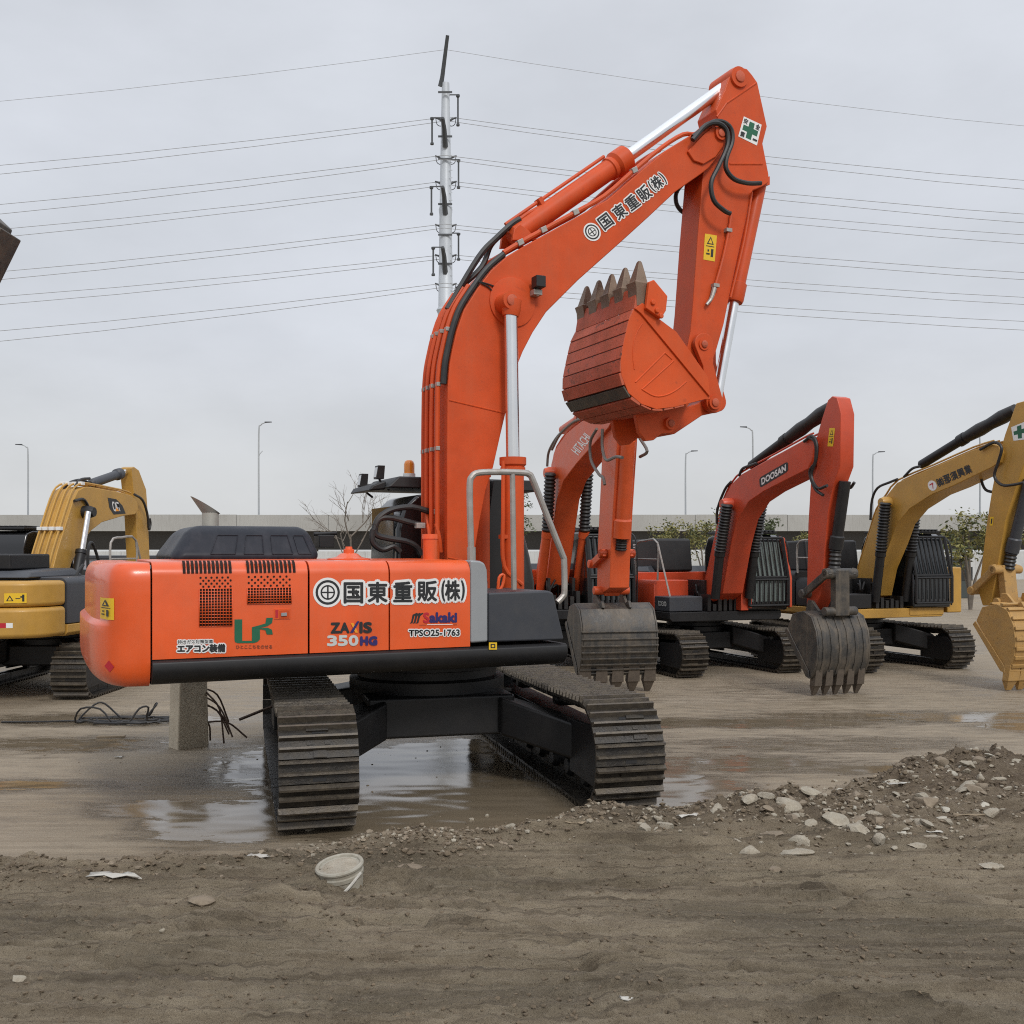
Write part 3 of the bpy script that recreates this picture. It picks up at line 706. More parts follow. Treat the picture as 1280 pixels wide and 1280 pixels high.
for px, py, L in ((453.5, 600, -1.46), (474, 590, -.95)):
    s, z = A.S(px, py, L); mb = MB()
    mb.hexa([(s - .05, -L - .055, z - .08), (s + .04, -L - .055, z - .08), (s + .04, -L + .055, z - .08), (s - .05, -L + .055, z - .08)], [(s - .03, -L - .06, z + .07), (s + .05, -L - .06, z + .07), (s + .05, -L + .06, z + .07), (s - .03, -L + .06, z + .07)], 0)
    mb.hexa([(s - .056, -L - .04, z - .06), (s - .05, -L - .045, z - .065), (s - .05, -L + .045, z - .065), (s - .056, -L + .04, z - .06)], [(s - .036, -L - .045, z + .05), (s - .03, -L - .05, z + .055), (s - .03, -L + .05, z + .055), (s - .036, -L + .045, z + .05)], 1)
    mb.tube([(s, -L, z - .08), (s + .04, -L, z - .14), (s + .12, -L, z - .2)], .014, 6, 3, 0)
    mb.build("work_light", [M["black"], M["lens"]], guard, bev=.006)
s, z = A.S(511.5, 592, -.95)
MB().prof((s, .95, 3.06), (s, .95, z), [(0, .07), (1, .07)], 18).build("beacon_base", M["white"], guard)
MB().prof((s, .95, z), (s, .95, z + .15), [(0, .06), (.7, .06), (.9, .05), (1, .03)], 18).build("beacon", M["amber"], guard)
mh = MB(True)
for pts in (((556, 641), (540, 640), (515, 634), (490, 637), (474, 647), (468, 660)), ((528, 657), (508, 652), (488, 647), (474, 649), (467, 663)), ((469, 655), (470, 668), (485, 673), (508, 677), (521, 684), (527, 694)), ((466, 662), (466, 678), (478, 687), (492, 683), (500, 690))):
    mh.tube([A.P(x, y, -.05) for x, y in pts], .032, 9, 5)
mh.build("hose", M["rubber"], main)
mc = MB(True)
for p in ((543, 640), (553, 642), (525, 657)): mc.obox(A.P(*p, .0), (.05, 0, 0), (0, .035, 0), (0, 0, .03))
mc.build("hose_fitting", M["galv"], main, bev=.008)
s, z = A.S(538, 698, .5); MB().prof((s, -.5, 2.1), (s, -.5, z + .24), [(0, .075), (.85, .075), (.86, .085), (1, .08)], 18).build("swivel_stub", M["orange"], main)
s, z = A.S(436, 696, .8); MB().prof((s, -.8, 2.17), (s, -.8, 2.30), [(0, .2), (.15, .2), (.25, .12), (.5, .08), (.55, .05), (.8, .05), (.82, .035), (1, .03)], 22).build("filler_cap", M["orange"], main)
# raised engine hood wrapped in film, exhaust and mirror behind it
h0 = [A.S(x, y, .2) for x, y in ((206, 701), (246, 659), (388, 659), (401, 697))]
zt = 2.50; s0, s1 = h0[0][0], h0[3][0]; q0, q1 = h0[1][0], h0[2][0]
mb = MB(); bot = [(s0, -.35, 2.16), (s1, -.35, 2.16), (s1, 1.15, 2.16), (s0, 1.15, 2.16)]; tp = [(q0 - .05, -.12, zt), (q1, -.12, zt), (q1, .95, zt), (q0 - .05, .95, zt)]
hood = mb.hexa(bot, tp).build("engine_hood", M["tarp"], main, bev=.11, seg=5)
mb = MB(); P4 = [Vector(bot[0]), Vector(bot[1]), Vector(tp[1]), Vector(tp[0])]
def on(u, v): return (P4[0] * (1 - u) + P4[1] * u) * (1 - v) + (P4[3] * (1 - u) + P4[2] * u) * v + Vector((0, -.006, .006))
for u0, u1 in ((.25, .41), (.47, .60), (.66, .80), (.84, .93)):
    c = [on(u0, .2), on(u1, .2), on(u1 * .99, .72), on(u0, .72)]
    for i in range(4): mb.tube([c[i], c[(i + 1) % 4]], .004, 5)
mb.build("film_crease", M["tarp"], hood)
s, z = A.S(263, 660, -.9); s_, zt_ = A.S(263, 640, -.9)
mb = MB().cyl((s, .9, 2.1), (s, .9, zt_), .085, None, 20)
base = Vector((s, .9, zt_)); n = 20; ringb = [(s + .085 * math.cos(2 * math.pi * k / n), .9 + .085 * math.sin(2 * math.pi * k / n), zt_ - .01) for k in range(n)]
ringt = [(s - .05 + .15 * math.cos(2 * math.pi * k / n), .9 + .12 * math.sin(2 * math.pi * k / n), zt_ + .07 - .09 * math.cos(2 * math.pi * k / n)) for k in range(n)]
mb.add(ringb + ringt, [(k, (k + 1) % n, n + (k + 1) % n, n + k) for k in range(n)] + [tuple(range(n, 2 * n))])
mb.build("exhaust_stack", M["alu"], main)
s, z = A.S(398, 676, -.6); MB().box(s - .02, s + .14, .48, .70, z - .07, z + .06).tube([(s - .05, .6, z + .07), (s + .2, .6, z + .08)], .02).build("rear_camera", M["black"], main, bev=.015)
# handrail
mb = MB()
rail = [(589, 692), (587.5, 640), (587.3, 605), (590, 596), (598, 591), (625, 590), (654, 591), (661, 593), (666, 600), (685, 648), (703.5, 695), (705, 700), (705.5, 738), (703, 746), (696.5, 753)]
mb.tube([A.P(x, y, 1.38) for x, y in rail], .030, 10, 4); mb.tube([A.P(640.5, 591, 1.38), A.P(642.5, 737, 1.38)], .026, 10)
mb.tube([A.P(589, 684, 1.38), A.P(589.5, 702, 1.38)], .040, 10)
mb.build("handrail", M["galv"], main)
# sundries beside the boom foot
mb = MB(); mb.tube([A.P(x, y, .75) for x, y in ((622, 742), (624, 722), (630, 719), (628, 732), (622, 741))], .016, 7, 3); mb.build("steel_pipe", M["orange"], main)
MB().side(A.poly([(604, 700), (617, 600), (632, 600), (632, 745), (600, 745)], -.5), -.62, -.5).build("boom_foot_bracket", M["black"], main, bev=.01)
def t_at(px, z):
    return min((i / 1000 for i in range(0, 420)), key=lambda t: abs(project(A, cw_point(t, z))[0] - px))
CWF(t_at(143, 1.8), t_at(126, 1.8), 1.715, 1.885, "caution_label", [M["yellow_film"], M["ink"]], "w")
CWF(t_at(143, 1.35), t_at(131, 1.35), 1.30, 1.395, "reflector", [M["redfilm"]], "r")
# ------------------------------------------------------------------ the parked machines behind
def bellows(mb, a, b, r0, r1, n=16):
    pr = []
    for i in range(n): pr += [(i / n, r0), ((i + .5) / n, r1)]
    return mb.prof(a, b, pr + [(1, r0)], 14)
def digger(fr, k, label, group, pal, boom_px, ntop, arm_px, px, bw=.22, aw=.17, twist=0., bucket=None, cylcol="black", house=True, seed=0, railmat="galv", hosemat="rubber"):
    aw = px.get("aw", aw)
    root = tag(empty("excavator", (fr.u[0], fr.u[1], 0), fr.rz), label, "excavator", group)
    paint, bmat, kmat = (M[p] for p in pal)
    undercarriage(root, R(twist), 2.15 * k, 2.39 * k, .93 * k, .6 * k, seed, 1.12 * k, rollers=False)
    # house
    MB().along([(-1.3 * k, 1.1 * k), (1.3 * k, 1.1 * k), (1.36 * k, 1.16 * k), (1.36 * k, 1.3 * k), (-1.36 * k, 1.3 * k), (-1.36 * k, 1.16 * k)], -1.9 * k, 1.35 * k).build("deck_frame", M[px.get("deck", "black")], root, bev=.015)
    out = hood_section(-1.3 * k, 1.36 * k, 1.31 * k, 1.98 * k, 2.1 * k, .12)
    MB().along(out + [(-1.3 * k, 1.31 * k)], -1.9 * k, -.35 * k).build("engine_housing", M[px.get("side", "black")], root, bev=.015)
    MB().along([(.5 * k, 1.31 * k), (1.34 * k, 1.31 * k), (1.34 * k, 1.86 * k), (1.28 * k, 1.95 * k), (.5 * k, 1.95 * k)], -.33 * k, .62 * k).build("tank_box", M[px.get("tank", "black")], root, bev=.02)
    tb = MB().along([(.55 * k, 1.31 * k), (1.34 * k, 1.31 * k), (1.34 * k, 1.62 * k), (.55 * k, 1.62 * k)], .64 * k, 1.3 * k).build("tool_box", M[px.get("tool", "black")], root, bev=.02)
    cwp = []
    for i in range(25):
        th = math.pi * i / 24; c, sn = math.cos(th), math.sin(th)
        cwp.append((-1.92 * k - .95 * k * abs(sn) ** .62, -1.36 * k * math.copysign(abs(c) ** .62, c)))
    cwt = MB().up(cwp, 1.12 * k, 1.62 * k).up([(x + .03, y * .985) for x, y in cwp], 1.628 * k, 2.05 * k).build("counterweight", paint, root, bev=.07, seg=4)
    hd = MB().hexa([(-2.3 * k, -.9 * k, 2.09 * k), (-.5 * k, -.9 * k, 2.09 * k), (-.5 * k, .8 * k, 2.09 * k), (-2.3 * k, .8 * k, 2.09 * k)], [(-2.1 * k, -.8 * k, 2.2 * k), (-.7 * k, -.8 * k, 2.24 * k), (-.7 * k, .7 * k, 2.24 * k), (-2.1 * k, .7 * k, 2.2 * k)]).build("engine_hood", M["char"], root, bev=.04)
    # cab: operator's left
    cp = [(-.25, 1.31), (-.28, 2.6), (-.15, 2.88), (.05, 2.93), (1.05, 2.93), (1.2, 2.85), (1.45, 2.0), (1.47, 1.31)]
    cab = MB().side([(s * k, z * k) for s, z in cp], -1.44 * k, -.42 * k).build("cab", M[px.get("cab", "black_gloss")], root, bev=.04, seg=3)
    mb = MB()
    def fw(L0, L1, za, zb):                     # front pane lying on the raked windscreen
        f = lambda z: 1.2 + (1.45 - 1.2) * (2.85 - z) / .85 if z > 2 else 1.45 + .02 * (2 - z) / .69
        return [((f(z) + .012) * k, -L * k, z * k) for L, z in ((L0, za), (L1, za), (L1, zb), (L0, zb))]
    for za, zb in ((2.02, 2.78), (1.5, 1.95)): mb.extrude(fw(-1.36, -.5, za, zb), (.006, 0, 0))
    mb.side([(.1 * k, 1.95 * k), (.1 * k, 2.75 * k), (1.0 * k, 2.78 * k), (1.25 * k, 2.0 * k)], -1.445 * k, -1.44 * k).side([(.1 * k, 1.95 * k), (.1 * k, 2.75 * k), (1.0 * k, 2.78 * k), (1.25 * k, 2.0 * k)], -.42 * k, -.414 * k)
    mb.build("window", M[px.get("pane", "glass_dark")], cab)
    mb = MB(); f = lambda z: (1.29 + (1.50 - 1.29) * (2.9 - z) / .9 if z > 2 else 1.53) * k
    for L in [-.47 - .92 * i / 8 for i in range(9)]:
        mb.tube([(f(2.84), -L * k, 2.84 * k), (f(2.02), -L * k, 2.02 * k)], .018 * k if L not in (-.47,) else .03 * k, 6)
        mb.tube([(f(1.9), -L * k, 1.96 * k), (f(1.9), -L * k, 1.42 * k)], .018 * k, 6)
    for z in (2.86, 2.02, 1.97, 1.42): mb.tube([(f(z), .44 * k, z * k), (f(z), 1.42 * k, z * k)], .028 * k, 6)
    for L in (.44, 1.42): mb.tube([(f(2.86), L * k, 2.86 * k), (f(2.0), L * k, 2.0 * k), (f(1.9), L * k, 1.42 * k)], .03 * k, 6)
    mb.build("window_guard", M["black"], cab)
    mb = MB().box(-.2 * k, 1.25 * k, .46 * k, 1.32 * k, 2.95 * k, 3.0 * k)
    for i in range(8): mb.box(-.1 * k, 1.3 * k, (.5 + .1 * i) * k, (.54 + .1 * i) * k, 3.0 * k, 3.03 * k)
    mb.build("roof_guard", M["black"], cab, bev=.01)
    mb = MB(True)
    mb.tube([(1.4 * k, 1.52 * k, 1.35 * k), (1.4 * k, 1.52 * k, 2.5 * k), (1.2 * k, 1.52 * k, 2.85 * k), (.9 * k, 1.45 * k, 2.9 * k)], .016, 6, 4)
    mb.build("cab_rail", M["black"], root); mb = MB(True)
    mb.tube([(.7 * k, -1.3 * k, 1.95 * k), (.7 * k, -1.3 * k, 2.75 * k), (.1 * k, -1.3 * k, 2.8 * k), (-.3 * k, -1.3 * k, 2.7 * k), (-.3 * k, -1.3 * k, 2.05 * k)], .02, 6, 3)
    mb.tube([(1.25 * k, -1.3 * k, 1.62 * k), (.72 * k, -1.3 * k, 2.72 * k)], .018, 6); mb.tube([(.68 * k, -1.3 * k, 2.4 * k), (-.3 * k, -1.3 * k, 2.4 * k)], .015, 6)
    mb.build("handrail", M[railmat], root)
    # hoses and valves around the boom foot
    rnd = random.Random(seed + 5); mb = MB()
    for i in range(7):
        y0 = rnd.uniform(-.45, .25) * k; x0 = rnd.uniform(.3, .7) * k
        mb.tube([(x0, y0, 1.31 * k), (x0 + .25 * k, y0 + rnd.uniform(-.1, .1), rnd.uniform(1.6, 1.9) * k), (x0 + .3 * k, y0 + rnd.uniform(-.2, .2), rnd.uniform(1.5, 1.8) * k), (x0 + .1 * k, y0 + .1, 1.9 * k)], .022, 6, 4)
    for i in range(6): mb.box((1.05 + rnd.uniform(-.05, .05)) * k, 1.28 * k, (-.42 + i * .13) * k, (-.34 + i * .13) * k, 1.31 * k, rnd.uniform(1.45, 1.75) * k)
    mb.box(.2 * k, .95 * k, -.3 * k, -.24 * k, 1.3 * k, 1.95 * k).box(.2 * k, .95 * k, .24 * k, .3 * k, 1.3 * k, 1.95 * k)
    mb.build("hose", M["rubber"], root)
    # boom, arm
    B = fr.poly(boom_px, bw); btop = B[:ntop]
    boom = MB().side(B, -bw, bw).build("boom", bmat, root, bev=.015)
    ar = fr.poly(arm_px, aw)
    arm = MB().side(ar, -aw, aw).build("arm", bmat, root, bev=.015)
    mb = MB(True); mh = MB(True)
    for L in (.17, .05, -.07, -.17): mb.tube(lat(offset_path(btop, .06), L), .018, 6, 2)
    mb.build("steel_pipe", M[px.get("pipe", "black")], boom)
    for key in ("hoses", "arm_hoses"):
        for L, pts in px.get(key, ()): mh.tube([fr.P(x, y, L) for x, y in pts], .025, 7, 4)
    if mh.v: mh.build("hose", M[hosemat], boom)
    # boom cylinders: traced on the near one
    t, m, b = px["boomcyl"]
    for L in (.36, -.36):
        T, Md, Bt = (Vector(fr.P(*p, .36)) for p in (t, m, b))
        for q in (T, Md, Bt): q.y = -L
        cy = MB().prof(Bt, Md, [(0, .085), (.9, .085), (.91, .1), (1, .1)], 16).build("boom_cylinder", M[cylcol], root)
        if px.get("bare"): MB().cyl(Md, T, .055).build("rod", M["chrome"], cy)
        else: bellows(MB(), Md, T, .085, .115).build("bellows", M["rubber"], cy)
    T = fr.P(*t, .3); MB().prof((T[0], .42, T[2]), (T[0], -.42, T[2]), [(0, .08), (.1, .11), (.9, .11), (1, .08)], 18).build("pin", M[cylcol] if px.get("bare") else bmat, boom)
    a, b_, c = (Vector(fr.P(*p, 0)) for p in px["armcyl"])
    ac = MB().prof(a, b_, [(0, .05), (.04, .085), (.86, .085), (.88, .11), (1, .11)], 16).build("arm_cylinder", M[px.get("armcylcol", cylcol)], root)
    if px.get("bare"): MB().cyl(b_, c, .055).build("rod", M["chrome"], ac)
    else: MB().prof(b_, c, [(0, .1), (.3, .12), (.5, .105), (.75, .125), (1, .1)], 14).build("rod_cover", M["rubber"], ac)
    if "bkcyl" in px:
        # the cylinder lies on the arm's front face: its place follows the traced front edge
        a, b_, c = (Vector((fr.S(*p, aw)[0] + .10, 0, fr.S(*p, aw)[1])) for p in px["bkcyl"])
        bc = MB().prof(a, b_, [(0, px.get("bkr", .09)), (.8, px.get("bkr", .09)), (.82, px.get("bkr", .09) * 1.25), (1, px.get("bkr", .09) * 1.25)], 16).build("bucket_cylinder", M[px.get("bkcol", cylcol)], root)
        if px.get("bkrod"): MB().cyl(b_, c, .05).build("rod", M["chrome"], bc)
        else: bellows(MB(), b_, c, .08, .10, 5).build("bellows", M["rubber"], bc)
    if bucket:
        sb, zl = fr.S(*bucket["lip"], 0); w = bucket["w"]; q = bucket.get("q", 1.); e = sb; s_top, z_top = fr.S(*bucket["top"], 0)
        pr = [(-.42, 1.02), (-.30, 1.24), (-.02, 1.30), (.18, 1.22), (.30, 1.0), (.34, .75), (.31, .52), (.22, .33), (.16, .27)]
        pr = [(e - .08 + s * q, z * q) for s, z in pr]
        mb = MB()
        for sg in (-1, 1):
            mb.side(pr, sg * (w - .03), sg * w)
            mb.side([(pr[-1][0], pr[-1][1]), (pr[-1][0] - .10, pr[-1][1] + .03), (pr[0][0] - .06, pr[0][1] - .06), pr[0], (pr[-1][0] - .02, pr[-1][1] + .12)], sg * (w), sg * (w + .02))
        mb.side(pr[1:] + offset_path(pr[1:], -.035)[::-1], -w + .03, w - .03)
        bk = mb.build("bucket", kmat, root, bev=.012, ang=25)
        cr = [Vector(v) for v in catmull([(s, 0, z) for s, z in pr[1:]], 5)]
        mb = MB()
        for i in (bucket.get("ribs") or ()):
            t_ = (cr[min(i + 1, len(cr) - 1)] - cr[i - 1]).normalized(); nn = Vector((-t_.z, 0, t_.x)); nn = nn if nn.x > 0 or nn.z > .8 else -nn
            mb.obox(cr[i] + nn * .016, t_ * bucket.get("ribw", .022), (0, w - .005, 0), nn * .016)
        if mb.v: mb.build("wear_bar", kmat, bk, bev=.006)
        mb = MB()
        if bucket.get("stripes"):
            for i in range(6):
                y = -w + .12 + i * (2 * w - .24) / 5
                mb.side([(s + .012, z) for s, z in pr[3:-1]] + [(s - .01, z) for s, z in pr[3:-1]][::-1], y - .02, y + .02)
            mb.build("wear_strip", kmat, bk)
        z0 = pr[-1][1]; x0 = pr[-1][0]
        nt = bucket.get("teeth", 5)
        for i in range(nt):
            y = -w + .1 + i * (2 * w - .2) / (nt - 1); hw = bucket.get("tw", .06)
            mb = MB().hexa([(x0 - .07, y - hw * .5, .012), (x0 - .04, y - hw * .5, .012), (x0 - .04, y + hw * .5, .012), (x0 - .07, y + hw * .5, .012)], [(x0 - .08, y - hw, z0 * .62), (x0 + .05, y - hw, z0 * .62), (x0 + .05, y + hw, z0 * .62), (x0 - .08, y + hw, z0 * .62)])
            mb.hexa([(x0 - .06, y - hw * 1.15, z0 * .6), (x0 + .065, y - hw * 1.15, z0 * .6), (x0 + .065, y + hw * 1.15, z0 * .6), (x0 - .06, y + hw * 1.15, z0 * .6)], [(x0 - .04, y - hw, z0 + .12), (x0 + .10, y - hw, z0 + .14), (x0 + .10, y + hw, z0 + .14), (x0 - .04, y + hw, z0 + .12)])
            mb.build("tooth", M["tooth_b"] if not bucket.get("tmat") else M[bucket["tmat"]], bk, bev=.006)
        mb = MB(True)
        for sg in (-1, 1):
            mb.side([(e - .42, 1.18 * q), (e - .33, 1.45 * q), (e - .22, 1.45 * q), (e - .05, 1.30 * q), (e + .08, 1.34 * q), (e + .16, 1.24 * q), (e - .08, 1.2 * q)], sg * .2, sg * .25)
        mb.build("bucket_ear", kmat, bk, bev=.01)
        mb = MB()
        for key, r_, w0 in (("link1", .06, (.2, .26)), ("link2", .07, (-.13, .13))):
            if key in px:
                p0, p1 = (Vector((fr.S(*p, 0)[0], 0, fr.S(*p, 0)[1])) for p in px[key])
                for sg in ((-1, 1) if key == "link1" else (1,)):
                    ya, yb = (sg * w0[0], sg * w0[1])
                    ax = (p1 - p0).normalized(); sd = Vector((ax.z, 0, -ax.x)) * r_
                    mb.extrude([p - Vector((0, ya, 0)) for p in (p0 - ax * r_ - sd, p0 - ax * r_ + sd, p1 + ax * r_ + sd, p1 + ax * r_ - sd)], (0, ya - yb, 0))
                for p in (p0, p1): mb.prof(p + Vector((0, .3, 0)), p - Vector((0, .3, 0)), [(0, .07), (1, .07)], 14)
        if mb.v: mb.build("bucket_link", M[px.get("linkmat", "dark_steel")], root, bev=.012)
    return root, boom, arm, cwt, tb

GB = "machines parked along the back of the yard"
# orange-red machine with the dark name plate
D = Frame(3.60, 20.25, 160)
r_, boom, arm, cwt, tb = digger(D, .88, "red-orange excavator with dark name plate on its boom and smooth dark bucket", GB, ("red", "red", "dark_steel"),
    [(878, 739), (886, 705), (897, 655), (903, 627), (914, 605), (927, 592.5), (967.5, 570.6), (1005, 550), (1014, 546), (1018, 553), (1016, 572), (1010, 586), (955, 614), (936, 627), (922, 649), (914, 680), (903, 742), (890, 752)], 9,
    [(1034.7, 500), (1040, 495), (1046, 497), (1051, 517), (1050, 583), (1042, 605), (1035, 640), (1029, 711), (1026, 742), (1017, 763), (1008, 761), (1010, 655), (1013, 605), (1021, 583), (1020.6, 547), (1027, 524)],
    dict(boomcyl=((909, 630), (900, 690), (894, 748)), armcyl=((938, 583), (985, 548), (1041, 508)), bkcyl=((1042.5, 602), (1031, 686), (1029, 712)), aw=.13, bkcol="black",
         link1=((1020, 742), (1050, 716)), link2=((1050, 718), (1050, 764)), side="red", tank="red", tool="char", deck="black", pipe="red", pane="pane",
         hoses=((.2, ((896, 655), (897, 636), (906, 612), (914, 602))), (.2, ((924, 595), (928, 586), (938, 582), (946, 579))), (0, ((934, 583), (940, 579), (950, 580)))),
         arm_hoses=((.25, ((1005, 552), (1015, 545), (1021, 555), (1020, 575), (1014, 594), (1022, 610), (1034, 607))), (.25, ((1010, 546), (1019, 553), (1019, 577), (1012, 590), (1019, 611), (1029, 619))), (-.2, ((1052, 604), (1062, 610), (1068, 603))))),
    bucket=dict(lip=(1042, 846), top=(1050, 762), w=.50, q=1.02, stripes=True), seed=11)
d = Decal([D.P(x, y, .22) for x, y in ((949, 597.5), (985, 576.5), (985.5, 589), (950, 610))], OUT)
d.poly([(.0, .15), (.06, .0), (.94, .0), (1, .15), (1, .85), (.94, 1), (.06, 1), (0, .85)], 0); d.text("DOOSAN", (.08, .2, .92, .8), 1, .006); d.build("name_plate", [M["ink"], M["white"]], boom)
d = Decal([D.P(x, y, .13) for x, y in ((1037, 535), (1044, 535), (1041.5, 558), (1034.5, 558))], OUT); warning(d, True); d.build("caution_label", [M["yellow_film"], M["ink"]], arm)
mb = MB(); mb.side([(-1.7, 1.86), (-1.6, 2.50), (-.4, 2.52), (-.3, 1.86)], -.15, .62).build("engine_cover", M["black"], r_, bev=.05)
mb = MB()
for i in range(8): mb.side([(-1.45, 2.0 + i * .055), (-1.45, 2.03 + i * .055), (-1.25, 2.03 + i * .055), (-1.25, 2.0 + i * .055)], .62, .628)
mb.build("vent_grille", M["greyfilm"], r_)
mb = MB(); mb.along([(.6, 1.36), (1.2, 1.36), (1.2, 1.4), (.6, 1.4)], 1.2, 1.21); d = Decal([(.70, -1.187, 1.36), (1.08, -1.187, 1.36), (1.08, -1.187, 1.25), (.70, -1.187, 1.25)], OUT); d.text("DX300", (.1, 0, .9, .8), 0, .002); d.build("lettering", [M["greyfilm"]], tb)
for L in (-.43, -1.36): MB().side([(.98, 2.55), (1.10, 2.52), (1.33, 1.75), (1.33, 1.2), (1.2, 1.2), (1.2, 1.7)], L * .95, L * .95 - .05).build("cab_pillar", M["red"], r_, bev=.01)
mb = MB().along([(-.40, 1.16), (-.24, 1.16), (-.24, 1.70), (-.40, 1.95)], 1.0, 1.30).build("front_panel", M["red"], r_, bev=.01)

# orange machine close behind the boom
E_ = Frame(.75, 20.35, 167)
r_, boom, arm, cwt, tb = digger(E_, .9, "orange excavator right behind the biggest one, its ribbed dark bucket resting on the ground", GB, ("orange_b", "orange_b", "dark_steel"),
    [(668, 735), (671, 708), (680, 650), (687, 605), (689, 580), (693.5, 562), (708, 541.6), (726, 527), (752, 515), (764, 512), (768, 520), (760, 535), (744, 553), (720, 580), (704, 601), (696, 625), (690.5, 666), (683, 731.7), (676, 742)], 9,
    [(758, 512), (767, 505), (773, 515), (771, 560), (766, 640), (763, 700), (762, 735), (752, 742), (746, 735), (747, 684), (754, 535)],
    dict(boomcyl=((688, 591), (684, 664), (675, 742)), armcyl=((703, 538), (727, 522), (762, 506)), bkcyl=((770, 552), (762, 672), (761, 688)), aw=.165, bkr=.115, bkcol="orange_b", armcylcol="orange_b",
         link1=((757, 705), (771, 692)), link2=((771, 692), (764, 738)), side="orange_b", tank="orange_b", tool="orange_b", linkmat="orange_b", pipe="orange_b",
         hoses=((.2, ((684, 583), (686, 565), (695, 548), (706, 536))), (.2, ((690, 562), (700, 543), (716, 528), (728, 523)))),
         arm_hoses=((.3, ((746, 536), (738, 552), (739, 575), (748, 592), (754, 597), (756, 606))), (.3, ((753, 536), (753, 560), (758, 575), (770, 571), (778, 572))), (-.2, ((800, 548), (809, 564), (800, 571))))),
    cylcol="orange_b", bucket=dict(lip=(768, 843), top=(765, 750), w=.64, q=1.10, ribs=(17, 19, 21, 23, 25, 27, 29, 31, 33), ribw=.014, teeth=5, tw=.09), seed=21, hosemat="hose_grey")
d = Decal(quad_px(E_, (727, 555), 17, -22, 27, 12, .22), OUT); d.text("HITACHI", (0, 0, 1, 1), 0, .004); d.build("lettering", [M["white"]], boom)

# yellow machine at the right
Y_ = Frame(6.97, 20.94, 160)
r_, boom, arm, cwt, tb = digger(Y_, .89, "yellow excavator with black lettering on its boom and ribbed yellow bucket", GB, ("yellow", "yellow", "yellow_bucket"),
    [(1066.6, 736), (1074, 705), (1087, 664), (1094.7, 639), (1107, 620.6), (1121, 603.4), (1165, 584.7), (1215, 562.8), (1240, 555), (1248, 557), (1252, 566), (1249, 578), (1240, 584), (1190, 608), (1165, 618), (1137, 636), (1121, 655), (1112, 680), (1099, 711), (1092, 745), (1078, 748)], 9,
    [(1270, 504), (1284, 500), (1294, 512), (1296, 545), (1284, 570), (1270, 610), (1257, 650), (1246, 715), (1238, 757), (1228, 757), (1223, 740), (1233, 655), (1240, 611), (1248, 571), (1256, 543)],
    dict(boomcyl=((1107, 628), (1101, 690), (1094, 752)), armcyl=((1150, 582), (1207, 547), (1270, 512)), bkcyl=((1272, 600), (1250, 690), (1246, 712)), aw=.15, bkcol="char",
         link1=((1229, 738), (1256, 711)), link2=((1258, 712), (1262, 752)), side="black", tank="black", tool="black", deck="yellow", linkmat="yellow_bucket", pipe="yellow",
         hoses=((.2, ((1088, 650), (1090, 625), (1097, 610), (1112, 603), (1122, 599))), (.2, ((1130, 596), (1140, 586), (1150, 583)))),
         arm_hoses=((.26, ((1225, 562), (1243, 553), (1252, 560), (1248, 577), (1243, 595), (1252, 606), (1266, 606), (1280, 603))), (-.1, ((1236, 590), (1227, 598), (1232, 612), (1246, 616))))),
    bucket=dict(lip=(1286, 836), top=(1284, 755), w=.58, q=1.08, ribs=(3, 7, 10, 13, 16, 19, 22, 25, 28, 31), ribw=.03, teeth=5, tw=.105, tmat="yellow_bucket"), seed=31)
d = Decal(quad_px(Y_, (1165.5, 607), 48, -20, 10, 13, .22), OUT); d.disc(.5, .5, .5, 0); d.poly([(.2, .7), (.75, .75), (.5, .2), (.4, .2), (.55, .62), (.2, .58)], 1); d.build("emblem", [M["white"], M["redfilm"]], boom)
for i, ch in enumerate("㈱那須興業"):
    d = Decal(quad_px(Y_, (1175.5 + i * 8.6, 602.5 - i * 3.9), 48, -20, 8.2, 10.5, .22), OUT); d.text(ch, bold=.006); d.build("lettering", INK, boom)
d = Decal([Y_.P(x, y, .15) for x, y in ((1264, 534), (1284, 526), (1284, 549), (1267, 551))], OUT)
d.rect(0, 0, 1, 1, 0); d.rect(.1, .38, .9, .64, 1); d.rect(.36, .1, .64, .9, 1); d.build("safety_sign", [M["white"], M["greenfilm"]], arm)
d = Decal([Y_.P(x, y, .15) for x, y in ((1238, 646), (1242.5, 646), (1241, 657), (1237, 657))], OUT); d.rect(0, 0, 1, 1); d.rect(.3, .2, .7, .8, 1); d.build("caution_label", [M["yellow_film"], M["ink"]], arm)
MB().side([(-1.9, 1.86), (-1.7, 2.45), (-.4, 2.5), (-.3, 1.86)], -.4, .9).build("engine_cover", M["black"], r_, bev=.05)
MB().box(.2, 1.2, 1.30, 1.66, 1.05, 1.95).build("side_box", M["yellow"], r_, bev=.03)
MB().box(1.2, 1.215, .37, 1.19, 1.02, 1.16).build("front_panel", M["yellow"], r_, bev=.01)

